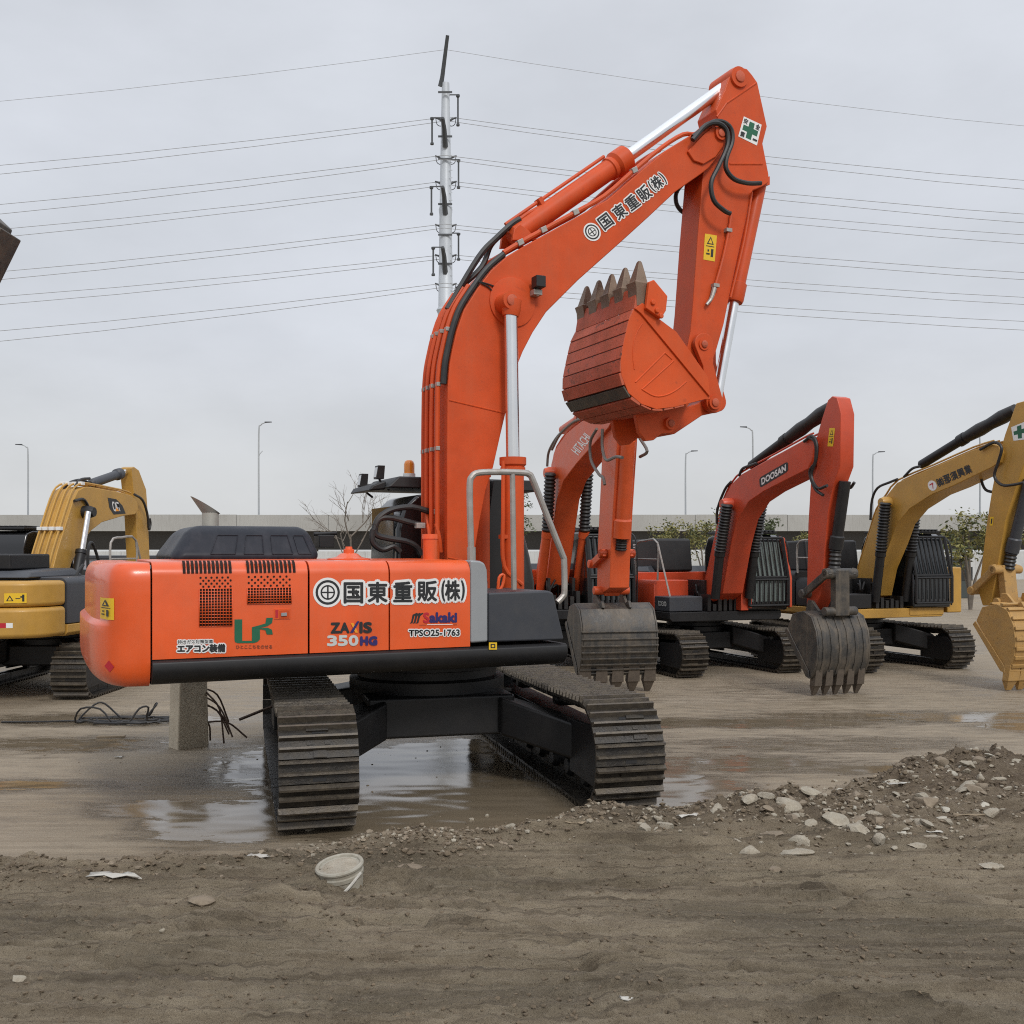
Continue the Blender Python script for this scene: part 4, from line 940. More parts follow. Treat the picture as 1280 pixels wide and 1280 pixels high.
# yellow machine at the left, seen from behind
C_ = Frame(-7.74, 17.3, 6)
r_, boom, arm, cwt, tb = digger(C_, .89, "yellow excavator seen from behind, with a dark badge on its boom", GB, ("yellow", "yellow", "dark_steel"),
    [(62, 728), (71.7, 690), (80, 663), (91.6, 626), (98, 613), (106, 608.5), (114, 608.5), (154, 616), (166, 620), (172, 627), (173, 637), (169, 643), (154, 645), (127.5, 653), (114, 663.6), (103.6, 677), (90, 703), (82, 732)], 9,
    [(164, 585), (168, 583.5), (174, 588), (183, 612), (185, 640), (187.5, 703), (188, 770), (175, 772), (172.6, 703), (170, 648), (168, 625)],
    dict(boomcyl=((110, 640), (102, 688), (92, 738)), armcyl=((113, 605), (150, 592), (166, 587)), bare=True, aw=.12, side="char", tank="char", tool="char", deck="yellow", pipe="yellow", armcylcol="char",
         hoses=((-.1, ((80, 612), (86, 604), (98, 600), (108, 602))), (.1, ((92, 612), (100, 600), (112, 598))), (.25, ((93, 626), (104, 624), (110, 632)))),
         arm_hoses=((.22, ((168, 618), (178, 625), (184, 642), (186, 662), (188, 655), (187, 648))), (.9, ((110, 735), (110, 690), (114, 678), (120, 690), (126, 712))), (.9, ((92, 740), (96, 718), (104, 706))))),
    cylcol="black", seed=41, twist=6)
d = Decal([C_.P(x, y, .22) for x, y in ((134.5, 622), (150, 625), (157, 642), (138, 643.5))], OUT)
d.poly([(0, 1), (.7, 1), (1, .6), (1, 0), (.2, 0), (0, .4)], 0); d.text("CAT", (.25, .2, .75, .8), 1, .006); d.poly([(.36, .2), (.64, .2), (.5, .45)], 2); d.build("name_plate", [M["ink"], M["white"], M["orangefilm"]], boom)
mc = MB(True)
for j in (2, 5):
    Bt = offset_path(C_.poly([(62, 728), (71.7, 690), (80, 663), (91.6, 626), (98, 613), (106, 608.5)], .22), .06)
    for L in (.17, .05, -.07, -.17): s, z = Bt[j]; mc.obox((s, -L, z), (.05, 0, 0), (0, .04, 0), (0, 0, .03))
mc.build("pipe_clamp", M["white"], boom, bev=.008)
k = .89
d = Decal([(-1.15 * k, -1.365 * k, 1.93 * k), (-.75 * k, -1.365 * k, 1.93 * k), (-.75 * k, -1.365 * k, 1.72 * k), (-1.15 * k, -1.365 * k, 1.72 * k)], OUT); d.text("CAT", bold=.008); d.build("lettering", [M["white"]], cwt)
d = Decal([(-1.15 * k, -1.365 * k, 1.5 * k), (-.8 * k, -1.365 * k, 1.5 * k), (-.8 * k, -1.365 * k, 1.38 * k), (-1.15 * k, -1.365 * k, 1.38 * k)], OUT); d.text("320", bold=.006); d.build("lettering", [M["white"]], cwt)
xr = -2.87 * k - .004
d = Decal([(-2.49, -.70, 1.86 * k), (-2.37, -.97, 1.86 * k), (-2.37, -.97, 1.70 * k), (-2.49, -.70, 1.70 * k)], (-1, -.4, 0)); warning(d); d.build("caution_label", [M["yellow_film"], M["ink"]], cwt)
d = Decal([(-2.53, -.60, 1.38 * k), (-2.47, -.82, 1.38 * k), (-2.47, -.82, 1.30 * k), (-2.53, -.60, 1.30 * k)], (-1, -.3, 0)); d.rect(0, 0, .6, 1, 0); d.rect(.6, 0, 1, 1, 1); d.build("reflector", [M["redfilm"], M["white"]], cwt)
mb = MB().box(-1.7, -.6, -.3, .9, 1.98, 2.22).cyl((-1.2, .3, 2.2), (-1.2, .3, 2.42), .09).box(-1.6, -1.3, .5, .8, 2.2, 2.36)
mb.build("engine_block", M["black"], r_, bev=.03)
# arm of another machine reaching in at the upper left edge
Yd = 9.0; w = lambda px, py, dy=0.: ((px - CX) / F * (Yd + dy), Yd + dy, H + (HY - py) / F * (Yd + dy))
e = empty("grab_arm", w(-60, 300)); tag(e, "grey brown steel arm tip jutting into the sky above the yellow excavator", "machine arm")
o0 = Vector(e.location)
def ex(pts, dy0, dy1, name, mat, par):
    return MB().extrude([Vector(w(x, y, 0)) - o0 + Vector((0, -dy1, 0)) for x, y in pts], (0, dy1 - dy0, 0)).build(name, M[mat], par, bev=.01)
ex([(-120, 170), (-30, 250), (0, 273), (16, 288), (14, 294), (27, 301), (0, 356), (-30, 420), (-140, 330)], 0, .35, "arm_plate", "dark_steel", e)
ex([(-110, 190), (-20, 275), (8, 300), (10, 306), (-20, 360), (-120, 300)], -.03, -.001, "wear_plate", "galv", e)
CLOUD_A, CLOUD_B, CLOUD_H = (5.7, 6.0, 6.4), (7.1, 7.4, 8.0), (6.5, 6.55, 6.5)
# ------------------------------------------------------------------ ground: one sheet, berm, ruts and puddles as real relief
BY = [(-60, 6.6), (-8, 7.15), (-3.7, 7.35), (-2, 7.5), (-1.4, 7.72), (-.3, 8.0), (.4, 8.3), (.7, 8.6), (1.9, 8.95), (2.8, 9.2), (3.4, 9.6), (4.7, 9.9), (8, 10.1), (60, 12)]
def by(x):
    for (a, b), (c, d) in zip(BY, BY[1:]):
        if x <= c: return b + (d - b) * (x - a) / (c - a)
    return BY[-1][1]
def sst(a, b, x):
    t = min(1, max(0, (x - a) / (b - a))); return t * t * (3 - 2 * t)
N = lambda x, y, z=0.: noise.noise(Vector((x, y, z)))
HEAPS = [(4.05, 9.2, .95, .5, .26), (5.4, 9.25, 1.3, .6, .20), (2.0, 8.45, .75, .35, .13), (2.75, 8.35, .8, .45, .09), (-.75, 7.75, .5, .2, .11), (1.1, 8.45, .7, .22, .06), (.1, 8.05, .6, .18, .06), (-2.4, 7.25, .9, .2, .05), (4.3, 8.3, 1.3, .5, .08), (.65, 8.42, .35, .2, .09)]
def ground(x, y):
    """height, dirt mask, wetness, rubble"""
    far = 1 - sst(10, 30, abs(y - 8)) if y < 40 else 0
    if abs(x) > 40 or y > 60 or y < -20: return 0., (1. if y < 8 else 0.), .1, 0.
    wob = N(x * .9, 3.1) * .16 + N(x * 3.1, y * 3.1, 7) * .10
    d = by(x) + wob - y
    dirt = sst(-.22, .34, d + .10 * N(x * 7, y * 9, 17))
    hp = 0
    for cx, cy, rx, ry, h in HEAPS:
        q = ((x - cx) / rx) ** 2 + ((y - cy) / ry) ** 2
        if q < 6: hp += h * math.exp(-q)
    z = 0.
    if dirt > 0:
        rid = math.exp(-((d - .30) / .22) ** 2)
        warp = N(x * .16, y * .35, 2) * 1.1
        yy = y + .05 * N(x * .25, 1.7) + .045 * x * 0 + warp * .12
        yy = yy + .06 * x
        ruts = N(x * .12, yy * 2.0, 5) * .040 + (.2 - abs(N(x * .09, yy * 5.5, 9))) * .085 + (.2 - abs(N(x * .14, yy * 13, 15))) * .062 + (.2 - abs(N(x * .26, yy * 29, 19))) * .026
        tread = math.sin(x * 45 + 3 * N(x * .5, y * 2, 3)) * .006 * sst(.12, .3, N(x * .25, yy * 2.6, 61))
        clod = noise.multi_fractal(Vector((x * 4.5, y * 6.5, 3)), 1.0, 2.1, 4) - .9
        rough = sst(-.2, .5, N(x * .5, y * 1.5, 31)) * .75 + .25
        q1, q2, q3 = N(x * .55, yy * 2.6, 71), N(x * .9, yy * 5.2, 77), N(x * 2.3, y * 5.5, 83)
        scarp = (.055 * sst(.05, .085, q1 + .22 * q3) + .045 * sst(.10, .135, q2 + .26 * q3)) * sst(-.05, .25, N(x * .45, y * 1.1, 91))
        crumb = scarp - .01 + (noise.multi_fractal(Vector((x * 13, y * 17, 2)), .8, 2.2, 3) - .8) * .012 * (.4 + rough) * 1.2
        z = dirt * (.02 + tread + crumb + .055 * rid * sst(-.15, .45, N(x * 1.1, 4.4)) * (.6 + .7 * N(x * 2.4, y * 2.4, 4)) + ruts + .030 * clod * rough + .03 * (N(x * .3, y * .8, 8)))
        z += hp * (1 + .35 * N(x * 3.2, y * 3.2, 6)) + min(1, hp * 6) * .060 * (noise.multi_fractal(Vector((x * 7, y * 7, 1)), .8, 2.1, 5) - .9)
    yard = 1 - dirt
    low = N(x * .35, y * .30, 12) * .5 + N(x * .9, y * .8, 13) * .25
    z += yard * (.010 * N(x * .8, y * 1.6, 21) + .004 * N(x * 3, y * 6, 22))
    pud = 0
    for cx, cy, rx, ry, a in ((-.3, 10.1, 1.75, 1.9, 1.0), (-.05, 8.8, 1.2, .6, .8), (-2.35, 8.6, .7, .7, .5), (-3.2, 9.0, .5, .3, .42), (-2.2, 11.0, 1.0, 1.2, .5), (2.4, 10.9, 1.3, .5, .30), (3.8, 12, 1.6, .5, .26), (5.5, 14, 2, .5, .4), (7.5, 13.2, 1.5, .5, .4), (2.9, 13.5, 2.2, .4, .4), (-5.5, 13.8, 1.8, .5, .4), (4.3, 10.6, 1.2, .25, .42), (1.6, 9.9, .7, .35, .38), (-4.8, 12, 1.6, .5, .35), (-5.2, 9.9, 1.2, .25, .42)):
        q = ((x - cx) / rx) ** 2 + ((y - cy) / ry) ** 2
        if q < 5: pud = max(pud, a * math.exp(-q * q * .55))
    wet = yard * min(1, max(0, pud * 1.15 + low * .34 + .15))
    return z, dirt, wet, min(1, hp * 5)
def axis(steps):
    out = []
    for a, b, s in steps:
        n = max(1, round((b - a) / s)); out += [a + (b - a) * i / n for i in range(n)]
    return out + [steps[-1][1]]
ys = axis([(-60, -10, 10), (-10, 2, 1.5), (2, 4.5, .12), (4.5, 10.0, .0145), (10.0, 14, .05), (14, 24, .25), (24, 60, 3), (60, 200, 20), (200, 1000, 200), (1000, 4000, 1500)])
xs = axis([(-4000, -500, 1750), (-500, -60, 110), (-60, -14, 6), (-14, -5.6, .25), (-5.6, 5.6, .019), (5.6, 14, .25), (14, 60, 6), (60, 500, 110), (500, 4000, 1750)])
vs = []; a_d = []; a_w = []; a_r = []
for y in ys:
    for x in xs:
        z, d, w_, r_2 = ground(x, y); vs.append((x, y, z)); a_d.append(d); a_w.append(w_); a_r.append(r_2)
nx = len(xs)
fs = [(j * nx + i, j * nx + i + 1, (j + 1) * nx + i + 1, (j + 1) * nx + i) for j in range(len(ys) - 1) for i in range(nx - 1)]
me = bpy.data.meshes.new("ground"); me.from_pydata(vs, [], fs)
for nm, arr in (("dirt", a_d), ("wet", a_w), ("rubble", a_r)):
    at = me.attributes.new(nm, "FLOAT", "POINT"); at.data.foreach_set("value", arr)
me.polygons.foreach_set("use_smooth", [True] * len(me.polygons))
m, nt, b = newmat("muddy_ground")
pos = nd(nt, "ShaderNodeNewGeometry").outputs["Position"]
att = lambda n: (lambda q: (setattr(q, "attribute_name", n), q.outputs["Fac"])[1])(nd(nt, "ShaderNodeAttribute"))
dirt_a, wet_a, rub_a = att("dirt"), att("wet"), att("rubble")
big = noise_node(nt, pos, .7, 5, .6, (.6, 1.3, 1)); mid = noise_node(nt, pos, 4., 8, .68, (.55, 1.5, 1)); fine = noise_node(nt, pos, 22., 9, .85); grit = noise_node(nt, pos, 75., 5, .75)
streak = noise_node(nt, pos, 3., 8, .66, (.08, 2.6, 1)); streak2 = noise_node(nt, pos, 3., 9, .74, (.13, 6.0, 1))
dcol = mixc(nt, ramp(nt, mid, [(.30, 0.), (.72, 1.)]), (.240, .186, .122), (.42, .345, .238))
dcol = mixc(nt, ramp(nt, streak, [(.50, 0.), (.62, .65)]), dcol, (.135, .100, .064))
dcol = mixc(nt, ramp(nt, big, [(.44, 0.), (.66, .75)]), dcol, (.110, .088, .055))
dcol = mixc(nt, ramp(nt, fine, [(.54, 0.), (.66, .7)]), dcol, (.40, .33, .235))
dcol = mixc(nt, ramp(nt, grit, [(.62, 0.), (.68, .6)]), dcol, (.44, .37, .28))
dcol = mixc(nt, ramp(nt, grit, [(.36, .7), (.42, 0.)]), dcol, (.04, .03, .022))
dcol = mixc(nt, ramp(nt, streak2, [(.54, 0.), (.62, .65)]), dcol, (.105, .078, .050))
dcol = mixc(nt, ramp(nt, streak2, [(.34, .7), (.42, 0.)]), dcol, (.36, .30, .215))
grn = ramp(nt, noise_node(nt, pos, 1.1, 6, .7), [(.60, 0.), (.72, .28)])
dcol = mixc(nt, grn, dcol, (.075, .082, .055))
dcol = mixc(nt, mathn(nt, "MULTIPLY", rub_a, .55), dcol, mixc(nt, mid, (.060, .040, .026), (.15, .10, .066)))
ycol = mixc(nt, ramp(nt, streak, [(.28, 0.), (.74, 1.)]), (.225, .180, .125), (.380, .315, .230))
ycol = mixc(nt, ramp(nt, mid, [(.45, 0.), (.75, .6)]), ycol, (.21, .168, .118))
ycol = mixc(nt, ramp(nt, noise_node(nt, pos, .35, 6, .65, (.5, 1.6, 1)), [(.42, 0.), (.62, .55)]), ycol, (.265, .208, .135))
ycol = mixc(nt, ramp(nt, streak2, [(.53, 0.), (.62, .4)]), ycol, (.17, .135, .092))
ycol = mixc(nt, ramp(nt, grit, [(.36, .5), (.42, 0.)]), ycol, (.12, .095, .066))
ycol = mixc(nt, ramp(nt, fine, [(.62, 0.), (.75, .4)]), ycol, (.45, .39, .30))
wetn = mathn(nt, "ADD", wet_a, mathn(nt, "MULTIPLY", mathn(nt, "SUBTRACT", mid, .5), 1.0))
film = ramp(nt, wetn, [(.30, 0.), (.50, 1.)])
damp = ramp(nt, wetn, [(.12, 0.), (.42, 1.)])
ycol = mixc(nt, mathn(nt, "MULTIPLY", damp, .62), ycol, (.125, .096, .062))
col = mixc(nt, dirt_a, ycol, dcol)
nt.links.new(col, b.inputs["Base Color"])
rough = mixc(nt, damp, .74, .26); rough = mixc(nt, film, rough, mathn(nt, "MULTIPLY_ADD", fine, .10)); nt.nodes[-2].inputs[2].default_value = .02
rough = mixc(nt, dirt_a, rough, .92)
nt.links.new(rough, b.inputs["Roughness"])
nof = mathn(nt, "SUBTRACT", 1., mathn(nt, "MULTIPLY", film, .975))
h1 = mathn(nt, "MULTIPLY", mathn(nt, "ADD", mid, mathn(nt, "ADD", mathn(nt, "MULTIPLY", fine, 1.1), mathn(nt, "MULTIPLY", grit, .55))), nof)
h1 = mathn(nt, "ADD", h1, mathn(nt, "MULTIPLY", streak, mathn(nt, "MULTIPLY", nof, .5)))
bn = nd(nt, "ShaderNodeBump"); bn.inputs["Distance"].default_value = .040
nt.links.new(mathn(nt, "MULTIPLY_ADD", dirt_a, .55), bn.inputs["Strength"]); nt.nodes[-2 if nt.nodes[-1].type == "BUMP" else -1].inputs[2].default_value = .40
nt.links.new(h1, bn.inputs["Height"]); nt.links.new(bn.outputs[0], b.inputs["Normal"])
me.materials.append(m)
go = bpy.data.objects.new("ground", me); COL.objects.link(go); tag(go, kind="structure")

# ------------------------------------------------------------------ stones, rubble, litter
M["stone"] = surf("pale_broken_concrete", (.40, .36, .285), .85, dust=.95, scale=6, spots=.35, bmp=.7, dustcol=(.22, .175, .12), vary=.3)
M["stone_c"] = surf("white_rubble", (.52, .49, .41), .85, dust=.7, scale=7, spots=.3, bmp=.5, dustcol=(.27, .22, .155), vary=.25)
M["stone_b"] = surf("brown_stone", (.26, .21, .15), .85, dust=.7, scale=5, spots=.3, bmp=.5, dustcol=(.12, .09, .065), vary=.3)
M["clod"] = surf("mud_clod", (.155, .118, .078), .95, scale=8, bmp=.6, vary=.4, dust=.4, dustcol=(.17, .14, .10))
M["pail"] = surf("muddy_pail_plastic", (.36, .34, .28), .6, dust=.8, dustcol=(.2, .16, .11), scale=5, spots=.4)
M["plastic"] = surf("dirty_white_plastic", (.52, .50, .45), .55, dust=.5, dustcol=(.25, .21, .16), scale=6)
M["wood"] = surf("old_timber", (.27, .21, .14), .8, dust=.5, scale=6)
M["concrete"] = surf("old_concrete", (.56, .49, .375), .85, dust=.4, scale=2.2, spots=.3, streak=.4, bmp=.5, dustcol=(.30, .24, .17), vary=.2)
M["rust"] = surf("rusty_bar", (.075, .045, .032), .8, dust=.4, scale=9)
def stone(r, sx, sy, sz, seed, sub=3):
    """an angular stone: ball cut by random planes, then roughened"""
    import bmesh
    rnd = random.Random(seed); bm = bmesh.new(); bmesh.ops.create_icosphere(bm, subdivisions=sub, radius=1)
    pl = [(Vector((rnd.gauss(0, 1), rnd.gauss(0, 1), rnd.gauss(0, 1))).normalized(), rnd.uniform(.45, .85)) for _ in range(9)]
    for v in bm.verts:
        c = v.co.copy()
        for n_, dd in pl:
            q = c.dot(n_)
            if q > dd: c -= n_ * (q - dd) * .93
        c *= 1 + .10 * noise.noise(c * 3 + Vector((seed, 0, 0))) + .05 * noise.noise(c * 9 + Vector((seed, 3, 0)))
        v.co = Vector((c.x * sx, c.y * sy, c.z * sz)) * r
    vs = [tuple(v.co) for v in bm.verts]; fs = [tuple(v.index for v in f.verts) for f in bm.faces]; bm.free()
    return vs, fs
def place(px, py, zg=0.):
    y = (H - zg) * F / (py - HY); return ((px - CX) / F * y, y)
def onground(px, py):
    y = place(px, py)[1]
    for _ in range(12):
        x = (px - CX) / F * y; z = ground(x, y)[0]; y = .5 * y + .5 * (H - z) * F / (py - HY)
    x = (px - CX) / F * y
    return x, y, ground(x, y)[0]
big_rocks = [  # px, py (foot), width px, flatness, pale?, label
    (984, 962 + 50, 44, .6, 1, "broad grey concrete lump at the left end of the rubble heap beside the orange track"),
    (1162, 975, 40, .8, 0, "rounded brown boulder on the crest of the rubble heap"),
    (1214, 975, 46, .7, 1, "pale boulder at the top of the rubble heap, right of a brown one"),
    (1160, 1005, 50, .55, 0, "long brown stone halfway down the rubble heap below its crest"),
    (1003, 1050, 40, .6, 1, "pale rounded rock with flat top low on the rubble heap"),
    (1074, 1045, 34, .65, 1, "cream stone low in the middle of the rubble heap"),
    (1045, 1030, 40, .6, 1, "wide flat slab of pale rubble above the cream stone"),
    (920, 1054, 26, .7, 1, "grey stone at the left foot of the rubble heap"),
    (938, 1070, 34, .6, 1, "low grey stone in front of the left foot of the rubble heap"),
    (1000, 1070, 52, .22, 1, "thin white slab lying flat in front of the rubble heap"),
    (968, 1092, 26, .5, 0, "small brown stone on the bare dirt in front of the rubble"),
    (1146, 1060, 30, .3, 1, "flat pale fragment right of centre at the rubble heap's foot"),
    (1240, 1084, 36, .2, 1, "long thin white fragment lying on dirt at the far right"),
    (1148, 965, 30, .8, 0, "dark lump at the left of the rubble crest"),
    (1250, 975, 36, .6, 1, "pale broken block right along the rubble crest"),
    (250, 1130, 40, .3, 0, "flat brown slab half sunk in the dirt left of the paint pail"),
    (510, 1095, 40, .3, 0, "muddy lump on the dirt right of the paint pail"),
    (203, 1168, 10, .7, 1, "small pale pebble on the dirt below the brown slab"),
    (20, 1226, 22, .6, 1, "grey stone at the lower left corner of the dirt"),
    (385, 1038, 26, .7, 1, "grey clod against the front of the left track"),
]
for i, (px, py, wpx, fl, pale, lab) in enumerate(big_rocks):
    x, y, z = onground(px, py); r = wpx / F * y / 2 * .95
    vs, fs = stone(r, 1, .8, fl, 100 + i)
    mb = MB(); mb.add(vs, fs); o = mb.build("rock", M["stone" if pale else "stone_b"], ang=28); o.location = (x, y + r * .4, z + r * fl * .12); o.rotation_euler.z = random.uniform(-.5, .5)
    tag(o, lab, "stone", "stones and rubble lumps on the dirt bank")
rnd = random.Random(5)
protos = []
for i in range(10):
    vs, fs = stone(1, 1, rnd.uniform(.6, 1), rnd.uniform(.4, .8), 300 + i, 2); protos.append((vs, fs))
for i in range(230):                                    # smaller loose lumps of the heap
    while True:
        cx, cy, rx, ry, h = HEAPS[rnd.choice((0, 0, 1, 2, 2, 3, 3, 8))]
        x, y = rnd.gauss(cx, rx * .75), rnd.gauss(cy - .12, ry * .75)
        if -1 < x < 5.4 and y < by(x) + .05: break
    vs, fs = protos[i % 10]; r = .022 + .080 * rnd.random() ** 2.6
    o = MB().add([(a * r, b_ * r, c * r) for a, b_, c in vs], fs).build("rock", M[rnd.choice(("stone", "stone", "stone_b", "stone_b", "stone_c"))], ang=28)
    o.location = (x, y, ground(x, y)[0] + r * rnd.uniform(-.25, .15)); o.scale = (rnd.uniform(.8, 1.5), rnd.uniform(.7, 1.1), rnd.uniform(.5, 1)); o.rotation_euler = (rnd.uniform(-.4, .4), rnd.uniform(-.4, .4), rnd.uniform(0, 6))
    tag(o, "small broken stone among many strewn over the rubble heap", "stone", "small stones strewn over the rubble heap")
def scatter(name, n, fn, r0, r1, mats, seed, pw=2.):
    rnd = random.Random(seed); mb = MB(); pr = []
    for i in range(6): pr.append(stone(1, 1, rnd.uniform(.6, 1), rnd.uniform(.4, .8), seed + i, 1))
    for _ in range(n):
        x, y = fn(rnd); z = ground(x, y)[0]; r = r0 + (r1 - r0) * rnd.random() ** pw
        vs, fs = rnd.choice(pr); a = rnd.uniform(0, 6.3); ca, sa = math.cos(a) * r, math.sin(a) * r
        mb.add([(x + vx * ca - vy * sa, y + vx * sa + vy * ca, z + vz * r + r * .1) for vx, vy, vz in vs], fs, rnd.randrange(len(mats)))
    o = mb.build(name, mats, ang=40); tag(o, kind="stuff"); return o
def near_dirt(r):
    while True:
        y = 4.6 + 5 * r.random(); x = r.uniform(-5.4, 5.6)
        if y < by(x) - .05 and r.random() < .35 + .65 * sst(-.1, .4, N(x * .7, y * 1.7, 41)): return x, y
def ridge(r):
    x = r.uniform(-5.4, 5.6); return x, by(x) - abs(r.gauss(.22, .16))
def heap(r):
    cx, cy, rx, ry, h = HEAPS[r.choice((0, 0, 1, 2, 3, 3, 4, 5, 8, 6))]; return r.gauss(cx, rx * .7), r.gauss(cy, ry * .7)
o = scatter("loose_dirt_clods", 15000, near_dirt, .0025, .022, [M["clod"]], 900, 3); tag(o, "small brown clods of dirt over the foreground", "dirt clods")
o = scatter("ridge_dirt_clods", 5000, ridge, .005, .038, [M["clod"], M["clod"], M["clod"], M["stone_b"]], 910, 2.6); tag(o, "dark clods along the pushed up dirt ridge", "dirt clods")
o = scatter("rubble_gravel", 6500, heap, .005, .036, [M["clod"], M["stone"], M["stone_b"], M["clod"]], 920, 2.2); tag(o, "gravel and crumbs of rubble spread over the heap", "gravel")
o = scatter("yard_gravel", 500, lambda r: (r.uniform(-6, 7), r.uniform(8.8, 15)), .004, .018, [M["stone_b"], M["clod"]], 930, 3); tag(o, "scattered grit on the muddy yard", "gravel")
# scraps
def scrap(px, py, wpx, label, name="plastic_scrap", mat="plastic", seed=0, cat="litter", thick=.5):
    x, y, z = onground(px, py); r = wpx / F * y / 2; rnd = random.Random(seed); n = 5; mb = MB(); vs = []
    for j in range(n):
        for i in range(n): vs.append((r * (i / (n - 1) * 2 - 1) * (1 + .3 * rnd.uniform(-1, 1)), r * thick * (j / (n - 1) * 2 - 1) * (1 + .4 * rnd.uniform(-1, 1)), r * (.25 * rnd.random() + .05)))
    fs = [(j * n + i, j * n + i + 1, (j + 1) * n + i + 1, (j + 1) * n + i) for j in range(n - 1) for i in range(n - 1)]
    o = mb.add(vs, fs).build(name, M[mat], ang=50); so = o.modifiers.new("sheet_thickness", "SOLIDIFY"); so.thickness = .004
    o.location = (x, y + r * thick, z + .01); o.rotation_euler.z = rnd.uniform(-.4, .4); return tag(o, label, cat)
scrap(322, 1076, 26, "crumpled white plastic scrap at the edge of the mud before the left track", seed=1)
scrap(273, 1076, 14, "small white paper scrap left of the crumpled plastic on the mud", seed=2, thick=.7)
scrap(786, 1254, 22, "pale paper scrap lying on the bare dirt near the picture's bottom", seed=3, thick=.35)
scrap(1172, 1041, 24, "crumpled white plastic strip on the brown slope of the rubble heap", seed=4, thick=.6)
scrap(148, 948, 10, "small white scrap on the wet yard in front of the concrete block", seed=5)
scrap(142, 1103, 60, "long pale plastic film pressed into the dirt at the left", seed=6, thick=.2)
scrap(715, 1034, 30, "dirty plastic rag on the dirt ridge before the right track", seed=7, mat="wood")
scrap(860, 1023, 26, "thin pale strip lying on the ridge between track and rubble", seed=8, thick=.25)
scrap(1210, 1030, 40, "flat pale board scrap on the right slope of the heap", seed=9, thick=.25, mat="wood")
scrap(1130, 984, 30, "whitish bent board scrap under the crest of the heap", seed=10, thick=.3)
# paint pail on its side of the mud
x, y, z = onground(424, 1102); r = 29 / F * y
p = empty("paint_pail", (x, y + r * .8, z - r * .36)); tag(p, "round pale paint pail full of dried mud, sunk in the dirt", "pail")
p.rotation_euler = (R(9), R(-7), 0)
pr = [(0, .93), (.55, .95), (.6, 1.0), (.75, 1.02), (.8, .98), (.95, 1.0), (1, .97)]
MB().prof((0, 0, -.04), (0, 0, r * .85), [(f_, q * r) for f_, q in pr], 36).build("body", M["pail"], p)
mb = MB()
for rr, hh, i in ((.97, .02, 0),): mb.tube([(r * rr * math.cos(a * math.pi / 18), r * rr * math.sin(a * math.pi / 18), r * .86) for a in range(37)], r * .10, 8)
mb.build("rim", M["pail"], p)
MB().prof((0, 0, r * .84), (0, 0, r * .88), [(0, r * .92), (.5, r * .6), (1, r * .2)], 30).build("mud_fill", M["stone"], p)
MB().tube([(-r * .6, -r * .95, .02), (0, -r * 1.12, .0), (r * .5, -r * 1.0, r * .3), (r * .95, -r * .4, r * .6)], .010, 6, 4).build("handle", M["plastic"], p)
# concrete block with bent reinforcing bars
a = place(198, 930); b_ = place(222, 938); c = place(268, 931)
q = empty("concrete_block", (b_[0], b_[1], 0)); tag(q, "upright broken concrete block with bent rusty bars, under the orange counterweight", "concrete block")
zt = H - (838 - HY) / F * b_[1]
ax_ = Vector((a[0] - b_[0], a[1] - b_[1], 0)); cx_ = Vector((c[0] - b_[0], c[1] - b_[1], 0)).normalized() * .40; ax_ = ax_.normalized() * .26
mb = MB().hexa([(0, 0, -.03), cx_ + Vector((0, 0, -.03)), cx_ + ax_ + Vector((0, 0, -.03)), ax_ + Vector((0, 0, -.03))], [Vector((.02, .02, .78)), cx_ * .93 + Vector((0, .02, .80)), cx_ * .92 + ax_ + Vector((0, 0, .80)), ax_ + Vector((.02, 0, .77))])
mb.build("block", M["concrete"], q, bev=.02)
mb = MB(True); rn = random.Random(3)
for i in range(7):
    s = cx_ * 1.0 + ax_ * rn.random() + Vector((0, 0, rn.uniform(.25, .7)))
    e_ = Vector((rn.uniform(.05, .5), rn.uniform(-.1, .4), -s.z * rn.uniform(.5, 1) + .02))
    mb.tube([s - cx_ * .1, s + e_ * .4 + Vector((.05, 0, .08 * rn.random())), s + e_], .011, 6, 4)
mb.build("reinforcing_bar", M["rust"], q)
for pts in (((1.0, .35, .75), (1.08, .3, .1)), ((1.2, .5, .8), (1.26, .45, .35)), ((.62, .3, .3), (.95, .5, .42), (1.2, .6, .5))):
    o = MB().tube([Vector(p) for p in pts], .018, 6, 4).build("loose_bar", M["rust"]); o.location = (b_[0], b_[1], 0); tag(o, "thin rusty bar leaning in the mud behind the concrete block", "steel bar", "loose bars behind the concrete block")
# cable coil on the wet yard
cx, cy = place(158, 903); mb = MB(); pts = []; rn = random.Random(9)
for i in range(80):
    t = i / 80 * 2 * math.pi * 4.3; rr = .42 + .2 * math.sin(i * .9) * rn.random(); pts.append((rr * math.cos(t) * 1.15 + rn.uniform(-.03, .03), rr * math.sin(t) * .6, .025 + .02 * rn.random() + (.18 if i % 23 in (7, 8) else 0)))
mb.tube([(-1.6, -.1, .02), (-1.0, -.05, .02), (-.7, 0, .02)] + pts, .013, 6, 3)
o = mb.build("cable", M["rubber"]); o.location = (cx, cy, 0); tag(o, "tangled black cable coiled on the wet ground beside the concrete block", "cable")
x, y = place(268 / 2 + 5, 922); 
o = MB().obox((0, 0, .012), (.16, .02, 0), (-.004, .035, 0), (0, 0, .012)).build("timber_offcut", M["wood"], bev=.004); o.location = (x, y, 0); tag(o, "short flat timber offcut on the wet yard before the cable coil", "timber")

